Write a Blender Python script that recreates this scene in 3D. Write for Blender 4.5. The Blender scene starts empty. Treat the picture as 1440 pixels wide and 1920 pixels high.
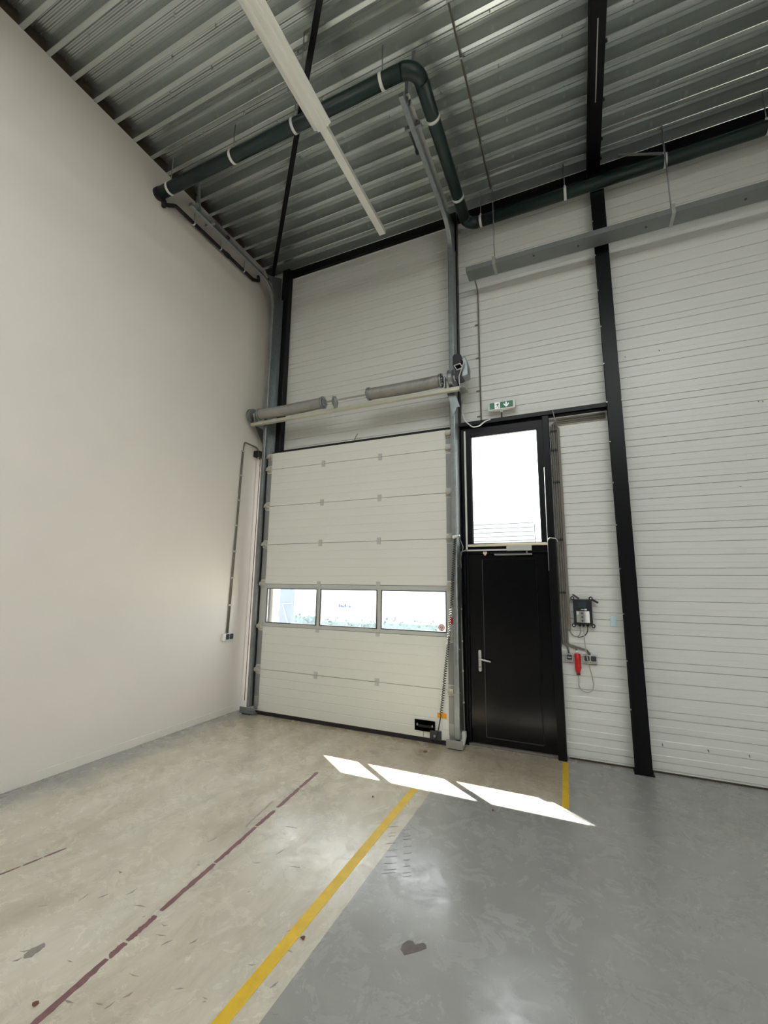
import bpy, bmesh, math, random
from mathutils import Vector, Matrix
random.seed(7)
SC = bpy.context.scene
COL = SC.collection
R = math.radians
pi = math.pi

# ------------------------------------------------------------------ camera
F_PX, W_PX, H_PX, CAM_H = 812.86, 1440, 1920, 1.8
yaw, pit, rol = R(24.26), R(9.65), R(0.726)
fw = Vector((-math.sin(yaw) * math.cos(pit), math.cos(yaw) * math.cos(pit), math.sin(pit)))
r0 = Vector((math.cos(yaw), math.sin(yaw), 0))
u0 = r0.cross(fw)
rt = r0 * math.cos(rol) + u0 * math.sin(rol)
up = u0 * math.cos(rol) - r0 * math.sin(rol)
cd = bpy.data.cameras.new('camera')
cam = bpy.data.objects.new('camera', cd)
COL.objects.link(cam)
cd.sensor_fit = 'VERTICAL'
cd.sensor_height = 36
cd.lens = F_PX / H_PX * 36
cd.clip_start, cd.clip_end = 0.05, 500
m = Matrix((rt, up, -fw)).transposed().to_4x4()
m.translation = (0, 0, CAM_H)
cam.matrix_world = m
SC.camera = cam


def at(px, py, x=None, y=None, z=None):
    """photo pixel -> point on the plane x=.., y=.. or z=.."""
    d = rt * ((px - 720) / F_PX) - up * ((py - 960) / F_PX) + fw
    o = Vector((0, 0, CAM_H))
    if y is not None:
        t = y / d.y
    elif x is not None:
        t = x / d.x
    else:
        t = (z - CAM_H) / d.z
    return o + d * t


# ------------------------------------------------------------------ world, sun, exposure
wd = bpy.data.worlds.new('sky')
SC.world = wd
wd.use_nodes = True
bg = wd.node_tree.nodes['Background']
bg.inputs[0].default_value = (0.975, 0.99, 1.0, 1)
bg.inputs[1].default_value = 7.0
sl = bpy.data.lights.new('sun', 'SUN')
sl.energy = 60
sl.angle = R(0.6)
sl.color = (1.0, 0.95, 0.86)
sun = bpy.data.objects.new('sun', sl)
COL.objects.link(sun)
SUN = Vector((0.905, -0.69, -1.0)).normalized()
sun.rotation_euler = SUN.to_track_quat('-Z', 'Y').to_euler()
sun.location = (-12, 14, 16)
vs = SC.view_settings
vs.view_transform = 'Standard'
vs.look = 'None'
vs.exposure = -0.2
vs.gamma = 1.0
vs.use_curve_mapping = False
SC.cycles.max_bounces = 10
SC.cycles.diffuse_bounces = 6
SC.cycles.transparent_max_bounces = 12
SC.cycles.caustics_reflective = False
SC.cycles.caustics_refractive = False
SC.cycles.sample_clamp_indirect = 6


# ------------------------------------------------------------------ materials
def srgb(r, g, b):
    f = lambda c: (c / 255 / 12.92) if c / 255 <= 0.04045 else ((c / 255 + 0.055) / 1.055) ** 2.4
    return (f(r), f(g), f(b), 1)


def mat(name, col, rough=0.5, metal=0.0, var=0.0, scale=6.0, bump=0.0, bscale=60.0, spec=0.5, coat=0.0, stretch=(1, 1, 1), emit=0.0):
    M = bpy.data.materials.new(name)
    M.use_nodes = True
    nt = M.node_tree
    b = nt.nodes['Principled BSDF']
    b.inputs['Base Color'].default_value = col
    b.inputs['Roughness'].default_value = rough
    b.inputs['Metallic'].default_value = metal
    b.inputs['Specular IOR Level'].default_value = spec
    b.inputs['Coat Weight'].default_value = coat
    if emit:
        b.inputs['Emission Color'].default_value = col
        b.inputs['Emission Strength'].default_value = emit
    tc = nt.nodes.new('ShaderNodeTexCoord')
    mp = nt.nodes.new('ShaderNodeMapping')
    mp.inputs['Scale'].default_value = stretch
    nt.links.new(tc.outputs['Object'], mp.inputs[0])
    n = nt.nodes.new('ShaderNodeTexNoise')
    n.inputs['Scale'].default_value = scale
    n.inputs['Detail'].default_value = 6
    n.inputs['Roughness'].default_value = 0.6
    nt.links.new(mp.outputs[0], n.inputs['Vector'])
    cr = nt.nodes.new('ShaderNodeValToRGB')
    v = max(var, 0.02)
    cr.color_ramp.elements[0].position = 0.3
    cr.color_ramp.elements[1].position = 0.7
    cr.color_ramp.elements[0].color = tuple(c * (1 - v) for c in col[:3]) + (1,)
    cr.color_ramp.elements[1].color = tuple(min(1, c * (1 + v)) for c in col[:3]) + (1,)
    nt.links.new(n.outputs[0], cr.inputs[0])
    nt.links.new(cr.outputs[0], b.inputs['Base Color'])
    if bump:
        n2 = nt.nodes.new('ShaderNodeTexNoise')
        n2.inputs['Scale'].default_value = bscale
        n2.inputs['Detail'].default_value = 3
        nt.links.new(mp.outputs[0], n2.inputs['Vector'])
        bp = nt.nodes.new('ShaderNodeBump')
        bp.inputs['Strength'].default_value = bump
        bp.inputs['Distance'].default_value = 0.004
        nt.links.new(n2.outputs[0], bp.inputs['Height'])
        nt.links.new(bp.outputs[0], b.inputs['Normal'])
    return M


def glass(name):
    M = bpy.data.materials.new(name)
    M.use_nodes = True
    nt = M.node_tree
    nt.nodes.clear()
    o = nt.nodes.new('ShaderNodeOutputMaterial')
    tr = nt.nodes.new('ShaderNodeBsdfTransparent')
    tr.inputs[0].default_value = (0.95, 0.97, 0.97, 1)
    gl = nt.nodes.new('ShaderNodeBsdfGlossy')
    gl.inputs['Roughness'].default_value = 0.02
    mx = nt.nodes.new('ShaderNodeMixShader')
    mx.inputs[0].default_value = 0.06
    nt.links.new(tr.outputs[0], mx.inputs[1])
    nt.links.new(gl.outputs[0], mx.inputs[2])
    nt.links.new(mx.outputs[0], o.inputs[0])
    return M


def floor_material():
    M = bpy.data.materials.new('floor_coating')
    M.use_nodes = True
    nt = M.node_tree
    N, L = nt.nodes, nt.links
    b = N['Principled BSDF']
    tc = N.new('ShaderNodeTexCoord')
    sp = N.new('ShaderNodeSeparateXYZ')
    L.new(tc.outputs['Object'], sp.inputs[0])

    def noise(scale, detail=5, rough=0.6, stretch=(1, 1, 1), dist=0.0, seed=0):
        mp = N.new('ShaderNodeMapping')
        mp.inputs['Scale'].default_value = stretch
        mp.inputs['Location'].default_value = (seed * 3.7, seed * 1.9, seed)
        L.new(tc.outputs['Object'], mp.inputs[0])
        n = N.new('ShaderNodeTexNoise')
        n.inputs['Scale'].default_value = scale
        n.inputs['Detail'].default_value = detail
        n.inputs['Roughness'].default_value = rough
        n.inputs['Distortion'].default_value = dist
        L.new(mp.outputs[0], n.inputs['Vector'])
        return n.outputs[0]

    def ramp(src, stops):
        cr = N.new('ShaderNodeValToRGB')
        e = cr.color_ramp.elements
        while len(e) < len(stops):
            e.new(0.5)
        for k, (p, c) in enumerate(stops):
            e[k].position = p
            e[k].color = c if len(c) == 4 else (c[0], c[0], c[0], 1)
        L.new(src, cr.inputs[0])
        return cr.outputs[0]

    def math_(op, a, bb):
        q = N.new('ShaderNodeMath')
        q.operation = op
        for k, v in enumerate((a, bb)):
            if isinstance(v, (int, float)):
                q.inputs[k].default_value = v
            else:
                L.new(v, q.inputs[k])
        return q.outputs[0]

    def mix(f, a, c, mode='MIX'):
        q = N.new('ShaderNodeMix')
        q.data_type = 'RGBA'
        q.blend_type = mode
        if isinstance(f, (int, float)):
            q.inputs[0].default_value = f
        else:
            L.new(f, q.inputs[0])
        for k, v in ((6, a), (7, c)):
            if isinstance(v, tuple):
                q.inputs[k].default_value = v
            else:
                L.new(v, q.inputs[k])
        return q.outputs[2]

    X, Y = sp.outputs[0], sp.outputs[1]
    # bare screed lane in front of the big door, grey coating elsewhere
    lane = math_('LESS_THAN', X, -1.325)
    front = math_('MULTIPLY', math_('LESS_THAN', X, -0.235), math_('GREATER_THAN', Y, 4.2))
    zone = math_('MAXIMUM', lane, front)
    # coating still left near the left wall, with a ragged worn edge
    edge = math_('ADD', X, math_('MULTIPLY', math_('SUBTRACT', noise(1.3, 6, 0.65, (1, 0.6, 1), 0.4, 3), 0.5), 1.3))
    keep = ramp(math_('ADD', math_('MULTIPLY', edge, 1.0), 4.95), [(0.42, (1,)), (0.78, (0,))])
    kn = N.new('ShaderNodeRGBToBW'); L.new(keep, kn.inputs[0])
    zone = math_('MULTIPLY', zone, math_('SUBTRACT', 1.0, kn.outputs[0]))
    grey = ramp(noise(1.6, 7, 0.62, (1, 1, 1), 0.3, 1), [(0.3, srgb(146, 145, 141)), (0.55, srgb(153, 152, 148)), (0.75, srgb(160, 159, 154))])
    scuff = ramp(noise(6.0, 12, 0.78, (0.7, 1.5, 1), 0.6, 2), [(0.50, (0,)), (0.85, (1,))])
    s1 = N.new('ShaderNodeRGBToBW'); L.new(scuff, s1.inputs[0])
    grey = mix(math_('MULTIPLY', s1.outputs[0], 0.24), grey, srgb(196, 195, 188))
    beige = ramp(noise(1.1, 8, 0.68, (1.5, 0.7, 1), 0.5, 4), [(0.28, srgb(178, 167, 146)), (0.5, srgb(205, 197, 180)), (0.72, srgb(216, 210, 196))])
    dark = ramp(noise(2.4, 12, 0.76, (2.2, 0.7, 1), 0.5, 5), [(0.46, (0,)), (0.80, (1,))])
    s2 = N.new('ShaderNodeRGBToBW'); L.new(dark, s2.inputs[0])
    beige = mix(math_('MULTIPLY', s2.outputs[0], 0.65), beige, srgb(146, 137, 121))
    green = ramp(noise(3.4, 11, 0.74, (1, 0.7, 1), 0.4, 6), [(0.50, (0,)), (0.78, (1,))])
    s3 = N.new('ShaderNodeRGBToBW'); L.new(green, s3.inputs[0])
    beige = mix(math_('MULTIPLY', s3.outputs[0], 0.45), beige, srgb(176, 178, 172))
    # fine dark scratches and rubber flecks
    fl = ramp(noise(26, 4, 0.75, (0.7, 1.8, 1), 2.0, 7), [(0.66, (0,)), (0.74, (1,))])
    s4 = N.new('ShaderNodeRGBToBW'); L.new(fl, s4.inputs[0])
    beige = mix(math_('MULTIPLY', s4.outputs[0], 0.35), beige, srgb(110, 104, 94))
    # dirty strip along the big door
    dn = math_('ADD', Y, math_('MULTIPLY', math_('SUBTRACT', noise(1.7, 8, 0.7, (1.6, 0.8, 1), 0.5, 8), 0.5), 2.6))
    dr = ramp(math_('SUBTRACT', dn, 3.9), [(0.1, (0,)), (0.95, (1,))])
    s5 = N.new('ShaderNodeRGBToBW'); L.new(dr, s5.inputs[0])
    beige = mix(math_('MULTIPLY', s5.outputs[0], 0.6), beige, srgb(158, 144, 118))
    col = mix(zone, grey, beige)
    L.new(col, b.inputs['Base Color'])
    rr = ramp(noise(4.5, 10, 0.75, (1, 1, 1), 0.6, 9), [(0.36, (0.12,)), (0.62, (0.36,))])
    L.new(rr, b.inputs['Roughness'])
    b.inputs['Specular IOR Level'].default_value = 0.65
    bp = N.new('ShaderNodeBump')
    bp.inputs['Strength'].default_value = 0.12
    bp.inputs['Distance'].default_value = 0.004
    L.new(noise(7, 8, 0.7, (1, 1, 1), 0.6, 10), bp.inputs['Height'])
    L.new(bp.outputs[0], b.inputs['Normal'])
    return M


M = dict(
    plaster=mat('white_plaster', srgb(226, 221, 215), 0.75, var=0.015, scale=1.5, bump=0.06, bscale=40),
    clad=mat('coated_steel_panel', srgb(220, 221, 217), 0.38, var=0.02, scale=1.2, stretch=(0.4, 1, 3), bump=0.02, bscale=30),
    panel=mat('door_panel_steel', srgb(226, 226, 219), 0.42, var=0.02, scale=1.4, stretch=(0.6, 1, 2), bump=0.04, bscale=25),
    deck=mat('galvanised_deck', srgb(200, 206, 204), 0.27, 0.86, var=0.12, scale=3.0, stretch=(0.25, 3, 1), bump=0.12, bscale=9),
    galv=mat('galvanised_steel', srgb(150, 156, 158), 0.4, 0.85, var=0.12, scale=14),
    galvl=mat('pale_zinc', srgb(178, 180, 178), 0.42, 0.75, var=0.08, scale=10),
    tray=mat('tray_grey', srgb(128, 132, 132), 0.45, 0.5, var=0.05, scale=5),
    spring=mat('spring_steel', srgb(164, 160, 155), 0.5, 0.4, var=0.1, scale=9),
    black=mat('black_paint', srgb(8, 9, 14), 0.36, var=0.12, scale=4, spec=0.25),
    leaf=mat('black_door_lacquer', srgb(7, 8, 11), 0.22, spec=0.35, var=0.08, scale=3, bump=0.05, bscale=3, stretch=(4, 1, 0.4)),
    rubber=mat('black_rubber', srgb(24, 22, 24), 0.7, var=0.15, scale=8),
    pipe=mat('green_black_pipe', srgb(22, 42, 40), 0.4, var=0.1, scale=5),
    pvc=mat('grey_conduit', srgb(140, 140, 136), 0.5, var=0.06, scale=9),
    cond=mat('brown_grey_conduit', srgb(118, 113, 104), 0.5, var=0.06, scale=9),
    white=mat('white_enamel', srgb(232, 232, 226), 0.35, var=0.02, scale=5),
    whitep=mat('white_plastic', srgb(225, 226, 224), 0.4, var=0.02, scale=8),
    lgrey=mat('light_grey_plastic', srgb(190, 192, 188), 0.45, var=0.03, scale=8),
    cap=mat('grey_end_cap', srgb(150, 151, 150), 0.45, 0.4, var=0.05, scale=8),
    hinge=mat('zinc_hinge', srgb(196, 194, 182), 0.4, 0.4, var=0.1, scale=30),
    handle=mat('satin_aluminium', srgb(216, 216, 212), 0.35, 0.3, var=0.03, scale=20),
    boxgrey=mat('grey_box', srgb(168, 168, 160), 0.5, var=0.03, scale=8),
    cablegrey=mat('pale_grey_cable', srgb(176, 173, 164), 0.5, var=0.03, scale=8),
    dgrey=mat('dark_grey_plastic', srgb(58, 60, 64), 0.5, var=0.08, scale=9),
    blackp=mat('black_plastic', srgb(26, 27, 31), 0.5, var=0.1, scale=9),
    silver=mat('brushed_silver', srgb(176, 178, 182), 0.35, 0.8, var=0.06, scale=20, stretch=(1, 1, 8)),
    screen=mat('dark_display', srgb(62, 72, 80), 0.15),
    red=mat('red_plastic', srgb(196, 24, 26), 0.4, var=0.05, scale=8),
    redtag=mat('red_tag', srgb(205, 40, 36), 0.5),
    orange=mat('orange_sticker', srgb(244, 170, 20), 0.5),
    blue=mat('pale_blue_sticker', srgb(196, 222, 232), 0.5, var=0.05, scale=60),
    green=mat('sign_green', srgb(4, 100, 58), 0.35, emit=0.15),
    signw=mat('sign_white', srgb(240, 244, 244), 0.35, emit=0.35),
    wood=mat('pale_wood_sill', srgb(226, 214, 190), 0.5, var=0.06, scale=6, stretch=(0.5, 4, 4)),
    foam=mat('brown_foam', srgb(62, 50, 40), 0.9, var=0.35, scale=30, bump=0.5),
    yellow=mat('yellow_paint', srgb(224, 184, 44), 0.45, var=0.12, scale=9, bump=0.1),
    maroon=mat('worn_red_paint', srgb(128, 92, 94), 0.55, var=0.2, scale=18, bump=0.1),
    concrete=mat('bare_concrete', srgb(112, 104, 100), 0.8, var=0.15, scale=30),
    rubbermark=mat('tyre_rubber_mark', srgb(146, 139, 130), 0.6, var=0.2, scale=20),
    leafm=mat('dry_leaf', srgb(110, 70, 50), 0.8, var=0.2, scale=40),
    pave=mat('outdoor_paving', srgb(176, 172, 166), 0.8, var=0.08, scale=3),
    hedge=mat('hedge_green', srgb(104, 120, 124), 0.8, var=0.35, scale=12),
    bld=mat('white_render', srgb(235, 233, 228), 0.8, var=0.03, scale=2),
    brickb=mat('mortar_shade', srgb(98, 104, 110), 0.8),
    brick=mat('pale_brick', srgb(142, 148, 152), 0.8, var=0.1, scale=8),
    navy=mat('navy_paint', srgb(88, 98, 132), 0.6, var=0.08, scale=3),
    glass=glass('clear_glass'),
    darkwall=mat('anthracite_render', srgb(70, 70, 72), 0.85, var=0.05, scale=2),
    floor=floor_material(),
)

# ------------------------------------------------------------------ mesh helpers
ORG = {}


class MB:
    def __init__(s):
        s.v, s.f, s.sm = [], [], []

    def add(s, vs_, fs, smooth=False):
        o = len(s.v)
        s.v += [tuple(p) for p in vs_]
        s.f += [tuple(i + o for i in f) for f in fs]
        s.sm += [smooth] * len(fs)
        return s

    def box(s, x0, x1, y0, y1, z0, z1):
        return s.add([(x, y, z) for z in (z0, z1) for y in (y0, y1) for x in (x0, x1)],
                     [(0, 2, 3, 1), (4, 5, 7, 6), (0, 1, 5, 4), (2, 6, 7, 3), (0, 4, 6, 2), (1, 3, 7, 5)])

    def bar(s, p0, p1, w, h, upv=(0, 0, 1)):
        p0, p1 = Vector(p0), Vector(p1)
        d = (p1 - p0).normalized()
        a = d.cross(Vector(upv))
        if a.length < 1e-4:
            a = d.cross(Vector((0, 1, 0)))
        a.normalize()
        b = a.cross(d)
        q = [p + a * i * w / 2 + b * j * h / 2 for p in (p0, p1) for j in (-1, 1) for i in (-1, 1)]
        return s.add(q, [(0, 2, 3, 1), (4, 5, 7, 6), (0, 1, 5, 4), (2, 6, 7, 3), (0, 4, 6, 2), (1, 3, 7, 5)])

    def prism(s, prof, axis, c0, c1, smooth=False):
        n = len(prof)
        mk = {'x': lambda a, b, c: (c, a, b), 'y': lambda a, b, c: (a, c, b), 'z': lambda a, b, c: (a, b, c)}[axis]
        s.add([mk(a, b, c) for c in (c0, c1) for a, b in prof],
              [(i, (i + 1) % n, n + (i + 1) % n, n + i) for i in range(n)], smooth)
        o = len(s.v) - 2 * n
        s.f += [tuple(o + i for i in range(n)), tuple(o + n + i for i in range(n))]
        s.sm += [False, False]
        return s

    def tube(s, path, r, n=10, cap=True, smooth=True):
        P = [Vector(p) for p in path]
        rs = r if isinstance(r, (list, tuple)) else [r] * len(P)
        t0 = (P[1] - P[0]).normalized()
        a = t0.cross(Vector((0, 0, 1)))
        if a.length < 1e-3:
            a = t0.cross(Vector((0, 1, 0)))
        a.normalize()
        vs_, fs = [], []
        for k, p in enumerate(P):
            t = ((P[k + 1] if k + 1 < len(P) else p) - (P[k - 1] if k else p)).normalized()
            a = (a - t * a.dot(t)).normalized()
            b = t.cross(a)
            vs_ += [p + (a * math.cos(2 * pi * i / n) + b * math.sin(2 * pi * i / n)) * rs[k] for i in range(n)]
        for k in range(len(P) - 1):
            fs += [(k * n + i, k * n + (i + 1) % n, (k + 1) * n + (i + 1) % n, (k + 1) * n + i) for i in range(n)]
        s.add(vs_, fs, smooth)
        if cap:
            o = len(s.v) - len(vs_)
            s.f += [tuple(o + i for i in range(n)), tuple(o + len(vs_) - n + i for i in range(n))]
            s.sm += [False, False]
        return s

    def cyl(s, p0, p1, r, n=16):
        return s.tube([p0, p1], r, n)

    def build(s, name, mt, parent=None, bevel=0.0, org=None, kind=None, label=None):
        me = bpy.data.meshes.new(name)
        if parent is not None:
            o = ORG[parent.name]
        elif org is not None:
            o = Vector(org)
        else:
            xs, ys, zs = zip(*s.v)
            o = Vector(((min(xs) + max(xs)) / 2, (min(ys) + max(ys)) / 2, min(zs)))
        me.from_pydata([(x - o.x, y - o.y, z - o.z) for x, y, z in s.v], [], s.f)
        bm = bmesh.new()
        bm.from_mesh(me)
        bmesh.ops.recalc_face_normals(bm, faces=bm.faces)
        for f, q in zip(bm.faces, s.sm):
            f.smooth = q
        if bevel:
            es = [e for e in bm.edges if len(e.link_faces) == 2 and e.calc_face_angle(0) > 0.6 and not (e.link_faces[0].smooth and e.link_faces[1].smooth)]
            bmesh.ops.bevel(bm, geom=es, offset=bevel, segments=2, affect='EDGES', profile=0.5)
        bm.to_mesh(me)
        bm.free()
        me.materials.append(mt)
        ob = bpy.data.objects.new(name, me)
        COL.objects.link(ob)
        if parent is not None:
            ob.parent = parent
        else:
            ob.location = o
        ORG[ob.name] = o
        if kind:
            ob['kind'] = kind
        if label:
            ob['label'] = label
        return ob


def clone(src, name, off, parent):
    c = bpy.data.objects.new(name, src.data)
    COL.objects.link(c)
    c.parent = parent
    c.location = Vector(src.location) + Vector(off)
    ORG[c.name] = ORG[parent.name]
    return c


def tag(o, label, cat, group=None, kind=None):
    o['label'] = label
    o['category'] = cat
    if group:
        o['group'] = group
    if kind:
        o['kind'] = kind
    return o


def thing(name, label, cat, loc, group=None, kind=None):
    o = bpy.data.objects.new(name, None)
    COL.objects.link(o)
    o.location = loc
    o.empty_display_size = 0.1
    ORG[o.name] = Vector(loc)
    return tag(o, label, cat, group, kind)


def fillet(P, r, n=6):
    P = [Vector(p) for p in P]
    out = [P[0]]
    for a, b, c in zip(P, P[1:], P[2:]):
        u, v = (a - b).normalized(), (c - b).normalized()
        ang = u.angle(v)
        if ang > pi - 0.05:
            out.append(b)
            continue
        t = min(r / math.tan(ang / 2), (a - b).length * 0.49, (c - b).length * 0.49)
        rr = t * math.tan(ang / 2)
        ctr = b + (u + v).normalized() * rr / math.sin(ang / 2)
        p, q = b + u * t - ctr, b + v * t - ctr
        th = p.angle(q)
        for k in range(n + 1):
            s = k / n
            out.append(ctr + (p * math.sin((1 - s) * th) + q * math.sin(s * th)) / math.sin(th))
    out.append(P[-1])
    return out


def circle(cx, cy, r, n=24, a0=0, a1=2 * pi):
    return [(cx + r * math.cos(a0 + (a1 - a0) * k / n), cy + r * math.sin(a0 + (a1 - a0) * k / n)) for k in range(n)]


def rrect(x0, x1, y0, y1, r, n=5):
    out = []
    for cx, cy, a in ((x1 - r, y1 - r, 0), (x0 + r, y1 - r, pi / 2), (x0 + r, y0 + r, pi), (x1 - r, y0 + r, 1.5 * pi)):
        out += [(cx + r * math.cos(a + pi / 2 * k / n), cy + r * math.sin(a + pi / 2 * k / n)) for k in range(n + 1)]
    return out


def ibeam(x0, x1, y0, y1, tf, tw):
    """H profile: flanges at y0 and y1, web along y"""
    c = (x0 + x1) / 2
    return [(x0, y0), (x1, y0), (x1, y0 + tf), (c + tw, y0 + tf), (c + tw, y1 - tf), (x1, y1 - tf), (x1, y1), (x0, y1), (x0, y1 - tf), (c - tw, y1 - tf), (c - tw, y0 + tf), (x0, y0 + tf)]


# ------------------------------------------------------------------ the room shell
XL, XR, YB, YR, ZC = -4.64, 7.0, 5.41, -8.0, 7.08
DY, DXL, DXR, DZ = 5.20, -4.33, -1.41, 3.80          # sectional door: face plane, sides, top

fl = MB().box(XL - 0.2, XR + 0.2, YR - 0.2, YB + 0.2, -0.2, 0.0).build('floor', M['floor'], org=(0, 0, 0), kind='structure')

wl = MB().box(XL - 0.2, XL, YR - 0.2, YB + 0.2, 0, ZC + 0.015).build('wall_left', M['plaster'], kind='structure')
MB().box(XL, XL + 0.006, YR, YB - 0.26, 0, 0.085).build('baseboard_left', M['plaster'], kind='structure', bevel=0.002)
MB().box(XR, XR + 0.2, YR - 0.2, YB + 0.2, 0, ZC + 0.3).build('wall_right', M['plaster'], kind='structure')

# outer leaf of the back wall, around the two openings
b = MB()
OX0, OX1, OZ = -4.30, -1.46, 3.85
PX0, PX1, PZ = -1.30, -0.27, 3.84
y0, y1 = 5.462, 5.61
b.box(XL - 0.2, OX0, y0, y1, 0, 7.3)
b.box(OX0, OX1, y0, y1, OZ, 7.3)
b.box(OX1, PX0, y0, y1, 0, 7.3)
b.box(PX0, PX1, y0, y1, PZ, 7.3)
b.box(PX1, XR + 0.2, y0, y1, 0, 7.3)
wb = b.build('wall_back', M['clad'], kind='structure')

# horizontal steel cladding: each course is a piece with three raised ribs
PITCH, Z0 = 0.4785, 0.03
CP = [(0.0045, 0)]
for za_, zb_ in ((0.074, 0.134), (0.212, 0.273), (0.349, 0.408)):      # V groove, raised band, soft step back
    CP += [(za_ - 0.0035, 0), (za_, -0.007), (za_ + 0.0035, 0.004), (zb_ - 0.003, 0.004), (zb_ + 0.003, 0)]
CP += [(0.4745, 0)]


def course(x0, x1, za, zb):
    k = math.floor((za - Z0) / PITCH)
    while Z0 + k * PITCH < zb - 0.01:
        base = Z0 + k * PITCH
        k += 1
        lo, hi = max(za, base + 0.001), min(zb, base + PITCH - 0.001)
        if hi - lo < 0.015:
            continue
        pr = [(lo, None)] + [(base + a, d) for a, d in CP if lo + 0.001 < base + a < hi - 0.001] + [(hi, None)]
        pts = []
        for i, (z, d) in enumerate(pr):
            if d is None:
                d = -0.007 if abs(z - base - 0.001) < 1e-6 or abs(z - base - PITCH + 0.001) < 1e-6 else pr[1][1] if i == 0 and len(pr) > 2 else (pr[-2][1] if len(pr) > 2 else 0)
            pts.append((YB - d, z))
        pts = [(YB + 0.05, lo)] + pts + [(YB + 0.05, hi)]
        MB().prism(pts, 'x', x0, x1).build('cladding_panel', M['clad'], wb)


course(XL, -1.40, OZ + 0.02, 7.12)
course(-1.398, 0.462, 3.905, 7.12)
course(-0.262, 0.462, 0.004, 3.836)
course(0.464, XR, 0.004, 7.12)
# rusty flashing at the foot of the cladding
for xa, xb in ((-0.22, 0.39), (0.54, XR)):
    MB().box(xa, xb, YB - 0.012, YB, 0, 0.014).build('base_flashing', M['foam'], wb)
MB().box(XL, XR, YB + 0.046, YB + 0.052, 3.87, 7.3).box(-0.262, XR, YB + 0.046, YB + 0.052, 0, 3.84).build('backing_sheet', M['rubber'], wb)

# forklift knocks and old screw holes in the cladding
for px, py, w_, h_ in ((1242, 1397, 0.012, 0.03), (1328, 1408, 0.016, 0.026), (1405, 1418, 0.012, 0.026), (1236, 658, 0.012, 0.02), (1172, 670, 0.01, 0.02), (1422, 753, 0.008, 0.014), (1430, 753, 0.008, 0.014), (1388, 912, 0.02, 0.006)):
    p = at(px, py, y=YB)
    MB().prism([(p.x - w_ / 2, p.z + h_ / 2), (p.x + w_ * .3, p.z + h_ / 2), (p.x + w_ / 2, p.z - h_ * .2), (p.x + w_ * .2, p.z - h_ / 2), (p.x - w_ * .3, p.z - h_ * .1)], 'y', YB - 0.006, YB + 0.002).build('knock_mark', M['cond'], wb)

# roof: slab above with two rooflight openings, trapezoidal steel deck sheets below
RLX = ((-2.6, 0.25), (0.62, 3.5))
RLY = (5.115 - 38 * 0.236, 5.115 - 18 * 0.236)
b = MB()
for xa, xb, ya, yb in ((XL - 0.2, XR + 0.2, RLY[1], YB + 0.2), (XL - 0.2, XR + 0.2, YR - 0.2, RLY[0]), (XL - 0.2, RLX[0][0], *RLY), (RLX[0][1], RLX[1][0], *RLY), (RLX[1][1], XR + 0.2, *RLY)):
    b.box(xa, xb, ya, yb, ZC + 0.145, ZC + 0.3)
cl = b.build('ceiling', M['rubber'], kind='structure')
DP, DH, DB, DW = 0.236, 0.135, 0.045, 0.022
Yr = 5.115                                          # front edge of the last lower flange
def rib(yf):
    """profile of one pitch starting at the front edge of a lower flange"""
    t0 = yf + DB + DW
    t1 = yf + DP - DW
    w = (t1 - t0)
    z, zt = ZC, ZC + DH
    g = 0.007
    out = [(yf, z + 0.005), (yf + 0.004, z), (yf + DB - 0.004, z), (yf + DB, z + 0.005), (t0, zt)]
    for q in (0.25, 0.5, 0.75):
        c = t0 + w * q
        out += [(c - 0.012, zt), (c - 0.006, zt - g), (c + 0.006, zt - g), (c + 0.012, zt)]
    return out + [(t1, zt)]
kk = -1
while True:
    ya = Yr - (kk + 4) * DP + DP
    pts = []
    for q in range(4):
        pts += rib(ya + q * DP)
    pts.append((ya + 4 * DP, ZC + 0.005))
    if kk == -1:
        pts = [p for p in pts if p[0] < YB + 0.04]
    n = len(pts)
    hole = RLY[0] - 0.01 < ya and ya + 4 * DP < RLY[1] + 0.01
    for xa, xb in ((XL - 0.06, RLX[0][0]), (RLX[0][1], RLX[1][0]), (RLX[1][1], XR)) if hole else ((XL - 0.06, XR),):
        bb = MB()
        bb.add([(x, y, z) for x in (xa, xb) for y, z in pts], [(i, i + 1, n + i + 1, n + i) for i in range(n - 1)])
        sh = bb.build('deck_sheet', M['deck'], cl)
    kk += 4
    if ya < YR:
        break
# closing foam between the deck ribs on top of the left wall
for k in range(0, 23):
    yf = Yr - k * DP + DB
    MB().prism([(yf, ZC + 0.005), (yf + DW, ZC + DH - 0.008), (yf + DP - DB - DW, ZC + DH - 0.008), (yf + DP - DB, ZC + 0.005)], 'x', XL - 0.05, XL + 0.004).build('foam_filler', M['foam'], cl)
# deck fasteners
bb = MB()
for k in range(1, 20):
    for x in [-4.2 + 0.62 * i + 0.31 * (k % 2) for i in range(12)]:
        yy = Yr - k * DP + 0.135 + random.uniform(-.02, .02)
        bb.box(x - 0.006, x + 0.006, yy - 0.006, yy + 0.006, ZC + DH - 0.025, ZC + DH)
bb.build('deck_fastener', M['galv'], cl, kind='stuff')

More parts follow.
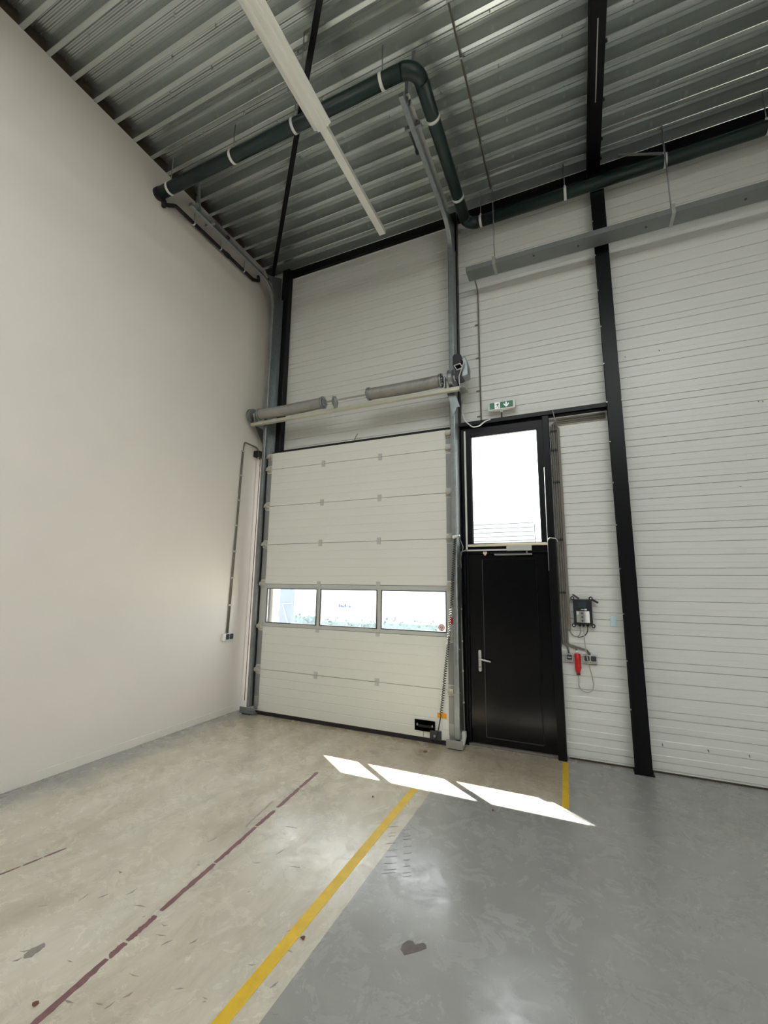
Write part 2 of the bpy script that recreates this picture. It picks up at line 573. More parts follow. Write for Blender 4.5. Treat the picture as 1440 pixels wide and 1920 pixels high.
# rooflights over the middle of the hall, and the rear wall
for k, (xa, xb) in enumerate(RLX):
    w_ = thing('window_%d' % (k + 2), 'rectangular rooflight %s the black roof beam' % ('left of' if k == 0 else 'right of'), 'rooflight', ((xa + xb) / 2, sum(RLY) / 2, ZC), kind='structure')
    MB().box(xa, xa + 0.04, *RLY, ZC - 0.005, ZC + 0.4).box(xb - 0.04, xb, *RLY, ZC - 0.005, ZC + 0.4).box(xa, xb, RLY[0], RLY[0] + 0.04, ZC - 0.005, ZC + 0.4).box(xa, xb, RLY[1] - 0.04, RLY[1], ZC - 0.005, ZC + 0.4).build('kerb', M['white'], w_)
    MB().box(xa + 0.04, xb - 0.04, RLY[0] + 0.04, RLY[1] - 0.04, ZC + 0.38, ZC + 0.39).build('window_pane', M['glass'], w_)
MB().box(XL, XR, YR - 0.2, YR, 0, ZC + 0.1).build('wall_rear', M['darkwall'], kind='structure')

# ------------------------------------------------------------------ floor markings
def strip(name, pts, w, mt, dz=0.0012):
    pts = [Vector((p[0], p[1], 0)) for p in pts]
    L, Rr = [], []
    for k, p in enumerate(pts):
        t = ((pts[k + 1] if k + 1 < len(pts) else p) - (pts[k - 1] if k else p)).normalized()
        nn = Vector((-t.y, t.x, 0))
        ww = w[k] if isinstance(w, list) else w
        L.append(p + nn * ww / 2)
        Rr.append(p - nn * ww / 2)
    out = L + Rr[::-1]
    return MB().prism([(p.x, p.y) for p in out], 'z', 0.0002, dz).build(name, mt, fl)


strip('yellow_line', [(-1.472, y) for y in (-7.5, -2, 1.5, 4.01)], 0.068, M['yellow'])
strip('yellow_line', [(-0.222, 4.235), (-0.255, 5.27)], 0.056, M['yellow'])
ra, rb = Vector((-2.165, 1.374)), Vector((-2.449, 3.932))
segs = [(-1.2, -0.05), (-0.04, 0.12), (0.125, 0.16), (0.165, 0.235), (0.25, 0.42), (0.425, 0.60), (0.605, 0.70), (0.72, 0.86), (0.865, 1.0)]
for a, c in segs:
    n = 18
    pts, ws = [], []
    for k in range(n):
        p = ra.lerp(rb, a + (c - a) * k / (n - 1)) + Vector((random.uniform(-.003, .003), 0))
        pts.append((p.x, p.y))
        ws.append(random.uniform(0.026, 0.038) if 0 < k < n - 1 else 0.024)
    strip('red_line', pts, ws, M['maroon'])
qa, qb = at(0, 1640, z=0), at(125, 1590, z=0)
for a, c in ((-0.4, 0.3), (0.33, 0.62), (0.64, 1.0)):
    pts = [qa.lerp(qb, a + (c - a) * k / 5) for k in range(6)]
    strip('red_line', [(p.x, p.y + random.uniform(-.004, .004)) for p in pts], [0.01, 0.02, 0.016, 0.018, 0.014, 0.008], M['maroon'])
# chip in the grey coating
chip = [at(560 + a / 4.8, 1700 + c / 4.8, z=0) for a, c in [(915, 385), (935, 335), (985, 303), (1030, 312), (1048, 345), (1120, 325), (1148, 345), (1150, 375), (1090, 400), (1020, 420), (950, 438), (935, 415)]]
MB().prism([(p.x, p.y) for p in chip], 'z', 0.0002, 0.0012).build('coating_chip', M['concrete'], fl)
# tyre and scrape marks
bb = MB()
def stroke(p, q, w):
    p, q = at(*p, z=0), at(*q, z=0)
    t = (q - p).normalized(); nn = Vector((-t.y, t.x, 0)) * w / 2
    md = (p + q) / 2 + nn * random.uniform(-1.5, 1.5)
    v = [p, md - nn, q, md + nn]
    bb.add([(a.x, a.y, z) for z in (0.0004, 0.001) for a in v], [(0, 1, 2, 3), (4, 5, 6, 7), (0, 1, 5, 4), (1, 2, 6, 5), (2, 3, 7, 6), (3, 0, 4, 7)])
for k in range(9):
    y = 1548 + k * 11.5 + random.uniform(-3, 3)
    stroke((728 - k * 1.2 + random.uniform(-3, 3), y), (742 + random.uniform(-2, 4), y - 1.5), 0.006)
    stroke((757 - k * .3, y + 6), (770 + random.uniform(-2, 3), y + 4), 0.006)
for k in range(46):
    x, y = random.uniform(20, 560), random.uniform(1500, 1900)
    if y < 1660 - x * 0.33 + 30:
        continue
    l = random.uniform(5, 22)
    stroke((x, y), (x + l, y - l * random.uniform(-.4, .8)), random.uniform(0.004, 0.012))
for k in range(20):
    x = 650 + k * 4.2 % 60
    stroke((460 + k * 2.6, 1552 - k * 2.4), (463 + k * 2.6, 1545 - k * 2.4), 0.005)
bb.build('scuff_mark', M['rubbermark'], fl, kind='stuff')
# dark oily stains as thin film
def blot(px, py, rx, ry, mt, name, seed):
    rnd = random.Random(seed)
    c = at(px, py, z=0)
    pts = [(c.x + math.cos(2 * pi * k / 18) * rx * rnd.uniform(.6, 1.2), c.y + math.sin(2 * pi * k / 18) * ry * rnd.uniform(.6, 1.2)) for k in range(18)]
    MB().prism(pts, 'z', 0.0002, 0.0008).build(name, mt, fl)
blot(702, 1410, 0.07, 0.035, M['rubbermark'], 'floor_stain', 3)
blot(741, 1404, 0.06, 0.02, M['rubbermark'], 'floor_stain', 5)
blot(66, 1782, 0.035, 0.05, M['rubbermark'], 'floor_stain', 8)

# ------------------------------------------------------------------ steel frame
def column(name, prof, z0, z1, label, mt=M['black']):
    o = MB().prism(prof, 'z', z0, z1)
    return o

t = thing('steel_column', 'black steel H column standing free between the ribbed wall bays', 'column', (0.4625, 5.33, 0))
MB().prism(ibeam(0.39, 0.535, 5.265, 5.398, 0.009, 0.004), 'z', 0.012, 6.905).build('shaft', M['black'], t)
MB().box(0.375, 0.55, 5.255, 5.40, 0, 0.012).build('base_plate', M['black'], t)
sc = MB().cyl((0.386, 5.27, 0.6), (0.386, 5.262, 0.6), 0.008, 8).build('screw', M['galvl'], t)
for k in range(1, 13):
    for x in (0, 0.152):
        clone(sc, 'screw', (x, 0, k * 0.47), t)
MB().box(0.395, 0.53, 5.258, 5.2645, 0, 2.37).build('lower_cover', M['black'], t)

c = MB().prism(rrect(-4.335, -4.195, 5.29, 5.405, 0.012, 3), 'z', 3.776, 7.07).box(-4.335, -4.302, 5.29, 5.405, 0, 3.78).build('steel_column', M['black'])
tag(c, 'black steel column in the corner behind the left door rail', 'column')
c = MB().prism(rrect(-1.455, -1.325, 5.30, 5.405, 0.012, 3), 'z', 0, 7.07).build('steel_column', M['black'])
tag(c, 'black steel column behind the right door rail, beside the side door', 'column')

t = thing('roof_beam', 'black steel roof beam running overhead from the right column', 'beam', (0.44, 0, 6.9))
MB().prism(ibeam(0.365, 0.505, 6.90, 7.075, 0.009, 0.004), 'y', -7.9, 5.40).build('beam', M['black'], t)
MB().prism(rrect(0.43, 0.44, 3.62, 4.38, 0.004, 3), 'z', 6.8985, 6.9).build('pale_streak', M['galvl'], t)  # narrow pale streak along the beam underside
MB().box(0.38, 0.49, 5.262, 5.272, 6.72, 6.90).build('end_plate', M['black'], t)
bo = MB().cyl((0.51, 3.3, 6.91), (0.51, 3.3, 6.94), 0.012, 8).build('bolt', M['blackp'], t)
for yy in (0.55, 1.1, 1.55, 1.8):
    clone(bo, 'bolt', (0.004, yy, 0), t)

for nm, xa, xb, lb in (('trim_1', -4.19, -1.46, 'black edge beam under the roof above the big door'), ('trim_2', -1.32, 0.365, 'black edge beam under the roof above the side door'), ('trim_3', 0.507, XR, 'black edge beam under the roof in the right wall bay')):
    o = MB().box(xa, xb, 5.352, 5.403, 6.955, 7.078).build(nm, M['black'], kind='structure')
    tag(o, lb, 'beam')

a_, b_ = at(510, 528, z=6.93), at(599, 0, z=6.93)
d_ = (b_ - a_).normalized()
t = thing('wind_brace', 'slim black diagonal brace rising from the corner across the roof', 'brace', a_)
MB().bar(a_, a_ + d_ * ((0.355 - a_.x) / d_.x), 0.06, 0.05).build('tube', M['black'], t, bevel=0.004)
MB().box(a_.x - 0.05, a_.x + 0.05, a_.y - 0.06, a_.y + 0.08, 6.955, 6.967).build('gusset_plate', M['black'], t)

lb = MB().box(OX0 + 0.107, OX1, 5.30, 5.405, 3.775, 3.868).build('trim_4', M['black'], kind='structure')
tag(lb, 'black steel lintel just above the big white door', 'beam')

# ------------------------------------------------------------------ sectional door
dd = thing('door_1', 'white sectional overhead door with a strip of three windows', 'door', ((DXL + DXR) / 2, DY, 0), kind='structure')
JZ = [0.045, 0.605, 1.205, 1.805, 2.385, 2.965, 3.54, 3.80]
WX0, WX1 = -4.25, -1.485
for k in range(7):
    za, zb = JZ[k] + 0.003, JZ[k + 1] - 0.003
    if k == 2:
        continue
    # shallow horizontal beads pressed into the inner skin
    pts = [(DY + 0.042, za), (DY, za)]
    nb = max(1, round((zb - za) / 0.12))
    for q in range(1, nb):
        zc = za + (zb - za) * q / nb
        pts += [(DY, zc - 0.005), (DY + 0.004, zc - 0.001), (DY, zc + 0.008)]
    pts += [(DY, zb), (DY + 0.042, zb)]
    pn = MB().prism(pts, 'x', DXL, DXR).build('door_panel', M['panel'], dd)
    for x0, x1 in ((DXL, WX0), (WX1, DXR)):
        MB().box(x0, x1, DY - 0.004, DY + 0.03, za + 0.06, zb - 0.06 if zb - za > .3 else zb - .03).build('end_cap', M['cap'], pn)
# glazed section: frame, mullions, three panes
za, zb = JZ[2] + 0.002, JZ[3] - 0.002
GX = [(-4.21, -3.346), (-3.292, -2.427), (-2.37, -1.50)]
GZ0, GZ1 = 1.252, 1.745
wp = MB().box(DXL, DXR, DY, DY + 0.042, za, GZ0).box(DXL, DXR, DY, DY + 0.042, GZ1, zb).box(DXL, GX[0][0], DY, DY + 0.042, GZ0, GZ1).box(GX[2][1], DXR, DY, DY + 0.042, GZ0, GZ1).build('window_section', M['lgrey'], dd)
for a, c in ((GX[0][1], GX[1][0]), (GX[1][1], GX[2][0])):
    MB().prism([(a, DY + 0.042), (a, DY + 0.004), (a + 0.012, DY - 0.004), (c - 0.012, DY - 0.004), (c, DY + 0.004), (c, DY + 0.042)], 'z', GZ0, GZ1).build('mullion', M['lgrey'], wp)
for a, c in GX:
    g = MB().box(a, c, DY + 0.018, DY + 0.022, GZ0, GZ1).build('window_pane', M['glass'], wp)
    s_ = 0.012
    MB().box(a, c, DY - 0.001, DY + 0.017, GZ0, GZ0 + s_).box(a, c, DY - 0.001, DY + 0.017, GZ1 - s_, GZ1).box(a, a + s_, DY - 0.001, DY + 0.017, GZ0, GZ1).box(c - s_, c, DY - 0.001, DY + 0.017, GZ0, GZ1).build('glazing_bead', M['dgrey'], wp)
for z in JZ[1:7]:  # unseen strips added behind the joints to stop light leaking through
    MB().box(DXL + 0.02, DXR - 0.02, DY + 0.02, DY + 0.05, z - 0.02, z + 0.02).build('joint_light_seal', M['rubber'], dd) if z not in (JZ[2], JZ[3]) else MB().box(DXL + 0.02, DXR - 0.02, DY + 0.0385, DY + 0.05, z - 0.012, z + 0.012).build('joint_light_seal', M['rubber'], dd)
# round warning sticker on the last pane
cc = at(828, 1177, y=DY + 0.016)
def disc(cx, cz, r, y0, y1, n=28):
    return MB().prism(circle(cx, cz, r, n), 'y', y0, y1)
disc(cc.x, cc.z, 0.042, DY + 0.0155, DY + 0.0178).build('sticker', M['redtag'], wp)
disc(cc.x, cc.z, 0.034, DY + 0.0148, DY + 0.0156).build('sticker_disc', M['whitep'], wp)
tri = MB()
for r_, y_ in ((0.026, 0.0142),):
    o_ = [(cc.x + r_ * math.cos(R(-90 + 120 * k)), cc.z + r_ * math.sin(R(-90 + 120 * k))) for k in range(3)]
    i_ = [(cc.x + r_ * .5 * math.cos(R(-90 + 120 * k)), cc.z + r_ * .5 * math.sin(R(-90 + 120 * k))) for k in range(3)]
    for k in range(3):
        tri.prism([o_[k], o_[(k + 1) % 3], i_[(k + 1) % 3], i_[k]], 'y', DY + y_, DY + y_ + .0008)
tri.build('sticker_triangle', M['redtag'], wp)
# middle hinges
hg = MB().box(-0.028, 0.028, -0.008, 0.0, -0.045, 0.045).box(-0.028, 0.028, -0.014, -0.004, -0.008, 0.008).build('hinge', M['lgrey'], dd, bevel=0.002)
hg.data.transform(Matrix.Translation(ORG[dd.name]))
hpos = [(x, z) for z in JZ[1:7] for x in (-3.32, -2.412)]
for i, (x, z) in enumerate(hpos):
    p = Vector((x, DY, z)) - ORG[dd.name]
    if i == 0:
        hg.location = p
    else:
        h2 = clone(hg, 'hinge', (0, 0, 0), dd)
        h2.location = p
# side hinges with rollers
sh = MB().box(-0.04, 0.04, -0.012, 0.0, -0.05, 0.05).prism([(-0.05, -0.02), (-0.012, -0.02), (-0.05, 0.03)], 'x', -0.032, 0.032).box(-0.036, 0.036, -0.05, -0.012, -0.024, 0.0).build('side_hinge', M['hinge'], dd, bevel=0.002)
sh.data.transform(Matrix.Translation(ORG[dd.name]))
first = True
for z in JZ[1:7] + [3.735]:
    for x, sg in ((-4.29, -1), (-1.447, 1)):
        p = Vector((x, DY - 0.002, z)) - ORG[dd.name]
        if first:
            sh.location = p; first = False; o = sh
        else:
            o = clone(sh, 'side_hinge', (0, 0, 0), dd); o.location = p
        MB().cyl((x, DY - 0.035, z), (x + sg * 0.07, DY - 0.035, z), 0.006, 8).build('roller_pin', M['galvl'], dd)
# bottom corner brackets, seals
for x0, x1 in ((-4.32, -4.258), (-1.478, -1.42)):
    MB().box(x0, x1, DY - 0.009, DY - 0.001, 0.06, 0.24).build('corner_bracket', M['galvl'], dd)
MB().prism([(DY - 0.012, 0.0), (DY + 0.05, 0.0), (DY + 0.045, 0.045), (DY - 0.004, 0.045)], 'x', DXL + 0.05, DXR - 0.04).build('bottom_seal', M['rubber'], dd)
MB().box(DXL + 0.06, DXR - 0.05, DY + 0.002, DY + 0.06, 3.798, 3.815).build('top_seal', M['rubber'], dd)
for x0, x1, y1_ in ((DXR - 0.06, DXR, 5.298), (DXL - 0.004, DXL + 0.03, 5.288)):  # rubber strips added at both door edges to block leaking sun
    MB().box(x0, x1, DY + 0.043, y1_, 0.0, 3.79).build('side_light_seal', M['rubber'], dd)
# recessed grip
hp = [at(740 + a / 4.235, 1240 + c / 4.235, y=DY) for a, c in [(165, 450), (322, 552)]]
gx0, gx1, gz0, gz1 = hp[0].x, hp[1].x, hp[1].z, hp[0].z - 0.02
gp = MB().prism(rrect(gx0, gx1, gz0, gz1, 0.045, 6), 'y', DY - 0.018, DY + 0.002).build('grip_plate', M['blackp'], dd, bevel=0.004)
MB().box(gx0 + 0.04, gx1 - 0.04, DY - 0.03, DY - 0.016, (gz0 + gz1) / 2 - 0.018, (gz0 + gz1) / 2 + 0.008).build('grip_bar', M['rubber'], gp, bevel=0.004)
for x in (gx0 + 0.03, gx1 - 0.03):
    for z in (gz0 + 0.045, gz1 - 0.035):
        MB().cyl((x, DY - 0.023, z), (x, DY - 0.016, z), 0.009, 8).build('screw', M['galvl'], gp)
MB().tube([((gx0 + gx1) / 2 - 0.02, DY - 0.006, gz0), ((gx0 + gx1) / 2 - 0.02, DY - 0.006, 0.06)], 0.003, 6).build('pull_cord', M['dgrey'], gp)
q0, q1 = at(820, 1336, y=DY), at(838, 1348, y=DY)
MB().box(q0.x, q1.x, DY - 0.0015, DY + 0.001, q1.z, q0.z).build('orange_sticker', M['orange'], dd)
q0, q1 = at(844, 1157, y=DY), at(849.5, 1171, y=DY)
MB().box(q0.x - .012, q1.x, DY - 0.0065, DY - 0.0015, q1.z, q0.z).build('red_tag', M['redtag'], dd)
q0 = at(664, 826, y=DY - 0.01); q1 = at(668, 806, y=DY - 0.0)
MB().tube([(q0.x, DY + 0.03, 3.79), (q0.x, DY + 0.0, 3.83), (q0.x + 0.012, DY + 0.01, 3.88), (q0.x + 0.04, DY + 0.02, 3.93)], 0.005, 6).build('loose_cord', M['dgrey'], dd)

# ------------------------------------------------------------------ tracks
def track(side, label):
    x0 = -4.40 if side < 0 else -1.40
    x1 = x0 + 0.055
    xc = (x0 + x1) / 2
    yv, zh, r = 5.15, 6.68, 0.36
    yend = 3.42 if side < 0 else 3.33
    t = thing('door_track', label, 'rail', (xc, yv, 0))
    path = [(yv, 0.10), (yv, zh - r)] + [(yv - r + r * math.cos(a), zh - r + r * math.sin(a)) for a in [pi / 2 * k / 10 for k in range(1, 11)]] + [(yend, zh)]

    def channel(name, pth, mt):
        # C-shaped rail: swept profile open towards the door panel
        n = len(pth)
        prof = [(-0.022, -0.5), (0.022, -0.5), (0.026, 0.35), (0.022, 0.5), (-0.022, 0.5), (-0.026, 0.35)]
        vs_, fs = [], []
        m_ = len(prof)
        for k, (y, z) in enumerate(pth):
            a = Vector(pth[k + 1] if k + 1 < n else pth[k]) - Vector(pth[k - 1] if k else pth[k])
            a.normalize()
            nrm = Vector((-a.y, a.x))
            for d, xx in prof:
                vs_.append((xc + xx * 0.055, y + nrm.x * d, z + nrm.y * d))
        for k in range(n - 1):
            fs += [(k * m_ + i, k * m_ + (i + 1) % m_, (k + 1) * m_ + (i + 1) % m_, (k + 1) * m_ + i) for i in range(m_)]
        fs += [tuple(range(m_)), tuple((n - 1) * m_ + i for i in range(m_))]
        return MB().add(vs_, fs).build(name, mt, t)
    channel('vertical_rail', path[:2], M['galv'])
    channel('curved_rail', path[1:-1], M['galv'])
    channel('horizontal_rail', path[-2:], M['galv'])
    # wall angle that carries the vertical rail
    s = side
    xa = x0 - 0.004 if s > 0 else x1 - 0.004
    if s > 0:
        ang = MB().box(x1 + 0.002, x1 + 0.006, 5.13, 5.298, 0.09, 6.42).box(x0 + 0.01, x1 + 0.004, 5.290, 5.298, 0.09, 6.42)
    else:
        ang = MB().box(x0 + 0.03, x0 + 0.034, 5.175, 5.288, 0.09, 6.5).box(x0 + 0.03, x1 + 0.06, 5.280, 5.288, 0.09, 6.5)
    ang.build('wall_angle', M['galv'], t)
    # foot plate
    if s > 0:
        MB().box(-1.49, -1.30, 5.085, 5.10, 0.012, 0.10).box(-1.49, -1.30, 5.10, 5.24, 0.012, 0.02).build('foot_plate', M['galvl'], t, bevel=0.002)
    else:
        MB().box(-4.50, -4.24, 5.105, 5.12, 0.012, 0.095).box(-4.50, -4.24, 5.12, 5.24, 0.012, 0.02).build('foot_plate', M['galv'], t, bevel=0.002)
    fx = -1.40 if s > 0 else -4.38
    MB().box(fx - 0.07, fx + 0.07, 5.10, 5.26, 0, 0.012).build('foot_pad', M['rubber'], t)
    # knuckle plate at the bend
    MB().prism([(5.19, 6.20), (5.295, 6.20), (5.295, 6.93 if s < 0 else 6.86), (5.05, 6.80), (4.9, 6.735), (5.04, 6.67), (5.14, 6.50), (5.18, 6.36)], 'x', x1 - 0.006, x1 - 0.002).build('bend_plate', M['galv'], t)
    # side angle along the horizontal rail
    MB().box(x1 + 0.002, x1 + 0.04, yend + 0.05, 4.85, zh + 0.045, zh + 0.049).box(x1 + 0.002, x1 + 0.006, yend + 0.05, 4.85, zh + 0.01, zh + 0.049).build('stiffening_angle', M['galvl'], t)
    # hangers to the roof
    for yy in (yend + 0.08,):
        MB().bar((xc + 0.03, yy, zh - 0.03), (xc + 0.03, yy, 7.08), 0.04, 0.005, (0, 1, 0)).build('hanger', M['galv'], t)
        MB().bar((xc + 0.035, yy + 0.05, zh), (xc + 0.15, yy - 0.12, 7.08), 0.035, 0.005, (0, 1, 0)).build('hanger_brace', M['galv'], t)
    # spring bumper
    MB().tube([(xc - 0.05 * s, yend + 0.35, zh - 0.0), (xc - 0.05 * s, yend + 0.62, zh)], 0.012, 8).build('bumper_rod', M['dgrey'], t)
    MB().tube([(xc - 0.05 * s, yend + 0.60, zh), (xc - 0.05 * s, yend + 0.64, zh)], 0.022, 10).build('bumper_head', M['rubber'], t)
    MB().box(xc - 0.09, xc + 0.09, yend + 0.33, yend + 0.36, zh - 0.02, zh + 0.03).build('bumper_bracket', M['galv'], t)
    bl = MB().cyl((x1 + 0.004, 5.147, 0.6), (x1 + 0.014, 5.147, 0.6), 0.008, 8).build('bolt', M['galvl'], t)
    for k in range(1, 12):
        clone(bl, 'bolt', (0, 0, k * 0.48), t)
    return t


track(-1, 'galvanised door rail climbing beside the white left wall')
track(1, 'galvanised door rail beside the black side door frame')

# ------------------------------------------------------------------ torsion springs
SY, SZ = 5.012, 4.392
t = thing('torsion_spring_shaft', 'grey torsion spring shaft with two coil springs above the big door', 'spring shaft', (-2.9, SY, 4.22))
MB().cyl((-4.60, SY, SZ), (-1.22, SY, SZ), 0.0135, 12).build('shaft', M['galvl'], t)
for xa, xb in ((-4.39, -3.26), (-2.50, -1.50)):
    n = int((xb - xa) / 0.0125)
    pth, rr = [], []
    for k in range(n):
        x = xa + (xb - xa) * k / n
        sag = -0.012 * math.sin(pi * k / n)
        for q, r_ in ((0, 0.072), (0.35, 0.079), (0.75, 0.079)):
            pth.append((x + q * 0.0125, SY, SZ + sag)); rr.append(r_)
    MB().tube(pth, rr, 24).build('coil_spring', M['spring'], t)
    for x in (xa - 0.02, xb):
        cp = MB().cyl((x, SY, SZ), (x + 0.03, SY, SZ), 0.088, 24).cyl((x - 0.012, SY, SZ), (x + 0.042, SY, SZ), 0.05, 16).build('spring_plug', M['galv'], t)
        for k in range(6):
            a = k * pi / 3
            sgn = -0.02 if x == xa - 0.02 else 0.03
            p = Vector((x + sgn, SY + 0.065 * math.cos(a), SZ + 0.065 * math.sin(a)))
            MB().cyl(p, p + Vector((0.02, 0, 0)), 0.008, 6).build('plug_bolt', M['galvl'], cp)
for x in (-4.56, -1.38):
    dr = MB().tube([(x, SY, SZ), (x + 0.008, SY, SZ), (x + 0.009, SY, SZ), (x + 0.05, SY, SZ), (x + 0.051, SY, SZ), (x + 0.06, SY, SZ)], [0.108, 0.108, 0.094, 0.092, 0.104, 0.104], 28, smooth=False).build('cable_drum', M['galv'], t)
    MB().cyl((x + 0.06, SY, SZ), (x + 0.085, SY, SZ), 0.04, 14).build('drum_hub', M['galvl'], dr)
hexp = [(SY + 0.1 * math.cos(a) * .9, SZ - 0.03 + 0.1 * math.sin(a)) for a in [R(20 + 60 * k) for k in range(6)]]
MB().prism(hexp, 'x', -3.05, -3.042).build('centre_plate', M['galv'], t)
MB().cyl((-3.07, SY, SZ), (-3.02, SY, SZ), 0.03, 12).build('centre_bearing', M['galvl'], t)
MB().prism([(5.02, 4.235), (5.075, 4.235), (5.075, 4.24), (5.026, 4.24), (5.026, 4.275), (5.075, 4.275), (5.075, 4.281), (5.02, 4.281)], 'x', -4.57, -1.25).build('support_rail', mat('rail_cream', srgb(196, 194, 178), 0.4, 0.3, var=0.05), t)
for x in (-4.47, -1.43, -3.045):
    MB().box(x - 0.004, x + 0.004, SY - 0.03, SY + 0.05, 4.281, 4.43).build('bearing_plate', M['galvl'], t)
MB().prism([(5.04, 4.235), (5.288, 4.235), (5.288, 3.93)], 'x', -4.50, -4.494).build('gusset', M['galv'], t)
MB().prism([(-1.44, 4.27), (-1.34, 4.27), (-1.27, 4.05), (-1.31, 4.04), (-1.36, 3.92), (-1.40, 4.14)], 'y', 5.108, 5.115).build('gusset', M['galv'], t)
MB().tube([(-4.535, SY + 0.1, SZ), (-4.40, 5.16, 3.2), (-4.39, 5.17, 0.15)], 0.0025, 5).build('lift_cable', M['galvl'], t)

# motor at the right end of the shaft
t = thing('door_motor', 'dark boxy door motor beside the right end of the spring shaft', 'motor', (-1.22, 5.06, 4.38))
MB().prism(rrect(-1.30, -1.20, 4.36, 4.50, 0.02, 3), 'y', 4.98, 5.12).build('gear_housing', M['dgrey'], t, bevel=0.006)
MB().prism([(-1.21, 4.385), (-1.135, 4.40), (-1.135, 4.50), (-1.145, 4.58), (-1.165, 4.645), (-1.19, 4.65), (-1.19, 4.56), (-1.21, 4.5)], 'y', 4.99, 5.15).build('motor_cover', M['galv'], t, bevel=0.006)
MB().prism(rrect(-1.32, -1.215, 4.53, 4.70, 0.03, 4), 'y', 4.98, 5.10).build('motor_head', M['blackp'], t, bevel=0.008)
MB().tube(fillet([(-1.30, 4.97, 4.54), (-1.22, 4.965, 4.55), (-1.19, 4.965, 4.49), (-1.26, 4.965, 4.47), (-1.30, 4.97, 4.54)], 0.01), 0.006, 6).build('release_ring', M['whitep'], t)
MB().tube([(-1.19, 4.96, 4.60), (-1.17, 4.955, 4.55), (-1.20, 4.955, 4.47), (-1.235, 4.96, 4.38), (-1.235, 4.97, 4.30), (-1.23, 4.98, 4.25)], 0.007, 8).build('release_cord', M['lgrey'], t)
MB().cyl((-1.13, 5.06, 4.47), (-1.112, 5.06, 4.47), 0.015, 10).build('shaft_nut', M['galvl'], t)
MB().box(-1.30, -1.20, 5.10, 5.298, 4.30, 4.31).build('mounting_bracket', M['galvl'], t)

# white cable looping from below the motor to the door head
pts = [at(*p, y=q) for p, q in (((868, 752), 5.38), ((866, 772), 5.36), ((872, 790), 5.30), ((886, 801), 5.28), ((898, 799), 5.28), ((909, 790), 5.285), ((920, 786), 5.292))]
o = MB().tube(fillet(pts, 0.08), 0.008, 8).build('power_cable', M['whitep'])
tag(o, 'white cable looping from the wall onto the black door head', 'cable')

# spiral cord from the rail to the switch box at the door foot
t = thing('spiral_cord', 'black and white spiral cord hanging down the right edge of the big door', 'cord', (-1.5, 5.12, 0.05))
cp = [at(*p, y=q) for p, q in (((853, 1010), 5.10), ((850, 1060), 5.10), ((847, 1130), 5.105), ((843, 1180), 5.11), ((841, 1205), 5.11), ((836, 1250), 5.12), ((831, 1305), 5.13), ((827, 1340), 5.14))]
ep = [at(*p, y=q) for p, q in (((827, 1340), 5.14), ((822, 1368), 5.15), ((815, 1391), 5.165))]
def resample(P, n):
    L = [0]
    for a, c in zip(P, P[1:]):
        L.append(L[-1] + (c - a).length)
    out = []
    for k in range(n):
        s = L[-1] * k / (n - 1)
        i = max(j for j in range(len(P) - 1) if L[j] <= s + 1e-9)
        out.append(P[i].lerp(P[i + 1], (s - L[i]) / (L[i + 1] - L[i])))
    return out
TURN = 74
cs = resample(cp, TURN * 8)
hx = []
for k, p in enumerate(cs):
    a = 2 * pi * k / 8
    hx.append(p + Vector((math.cos(a) * 0.016, math.sin(a) * 0.016, 0)))
half = int(len(hx) * 0.62)
MB().tube(hx[:half], 0.0042, 5).build('coiled_section', M['blackp'], t)
MB().tube(hx[half - 1:], 0.0042, 5).build('coiled_section', M['blackp'], t)
MB().tube(ep, 0.007, 8).build('straight_hose', M['dgrey'], t)
q = ep[-1]
MB().box(q.x - 0.06, q.x + 0.075, DY - 0.035, DY - 0.003, 0.045, 0.145).build('switch_box', M['dgrey'], t, bevel=0.006)
MB().cyl((q.x, DY - 0.042, 0.09), (q.x, DY - 0.03, 0.09), 0.014, 10).build('gland', M['galvl'], t)
q = cp[0]
MB().prism([(q.x - 0.02, q.z), (q.x + 0.06, q.z + 0.03), (q.x + 0.06, q.z + 0.045), (q.x - 0.02, q.z + 0.035)], 'y', 5.06, 5.125).build('top_bracket', M['whitep'], t)

# grey conduit down the black jamb to a white sensor head by the rail foot
t = thing('jamb_conduit', 'thin grey conduit running down the black jamb to a white switch', 'conduit', (-1.31, 5.27, 0.1))
cp = [at(*p, y=5.285) for p in ((876, 1031), (864, 1035), (861, 1050), (866, 1200), (871, 1372))]
MB().tube(fillet(cp, 0.03), 0.009, 8).build('tube', M['pvc'], t)
for py in (1085, 1142, 1202, 1258, 1317):
    p = at(861.5 + (py - 1050) * 0.0295, py, y=5.285)
    MB().cyl((p.x, 5.285, p.z - 0.01), (p.x, 5.285, p.z + 0.01), 0.014, 8).build('clip', M['lgrey'], t)
p = at(870.5, 1386, y=5.27)
MB().prism([(p.x - 0.03, p.z + 0.09), (p.x + 0.025, p.z + 0.09), (p.x + 0.03, p.z + 0.03), (p.x, p.z - 0.08), (p.x - 0.025, p.z - 0.07), (p.x - 0.035, p.z + 0.02)], 'y', 5.22, 5.285).build('switch_head', M['whitep'], t, bevel=0.008)
q = at(853, 1012, y=5.10)
pts = [(q.x + 0.05, 5.12, q.z + 0.02), (q.x + 0.075, 5.2, q.z - 0.08), (q.x + 0.02, 5.27, q.z - 0.22), (q.x + 0.03, 5.28, q.z - 0.33)]
MB().tube(fillet(pts, 0.05), 0.005, 6).build('sensor_lead', M['pvc'], t)

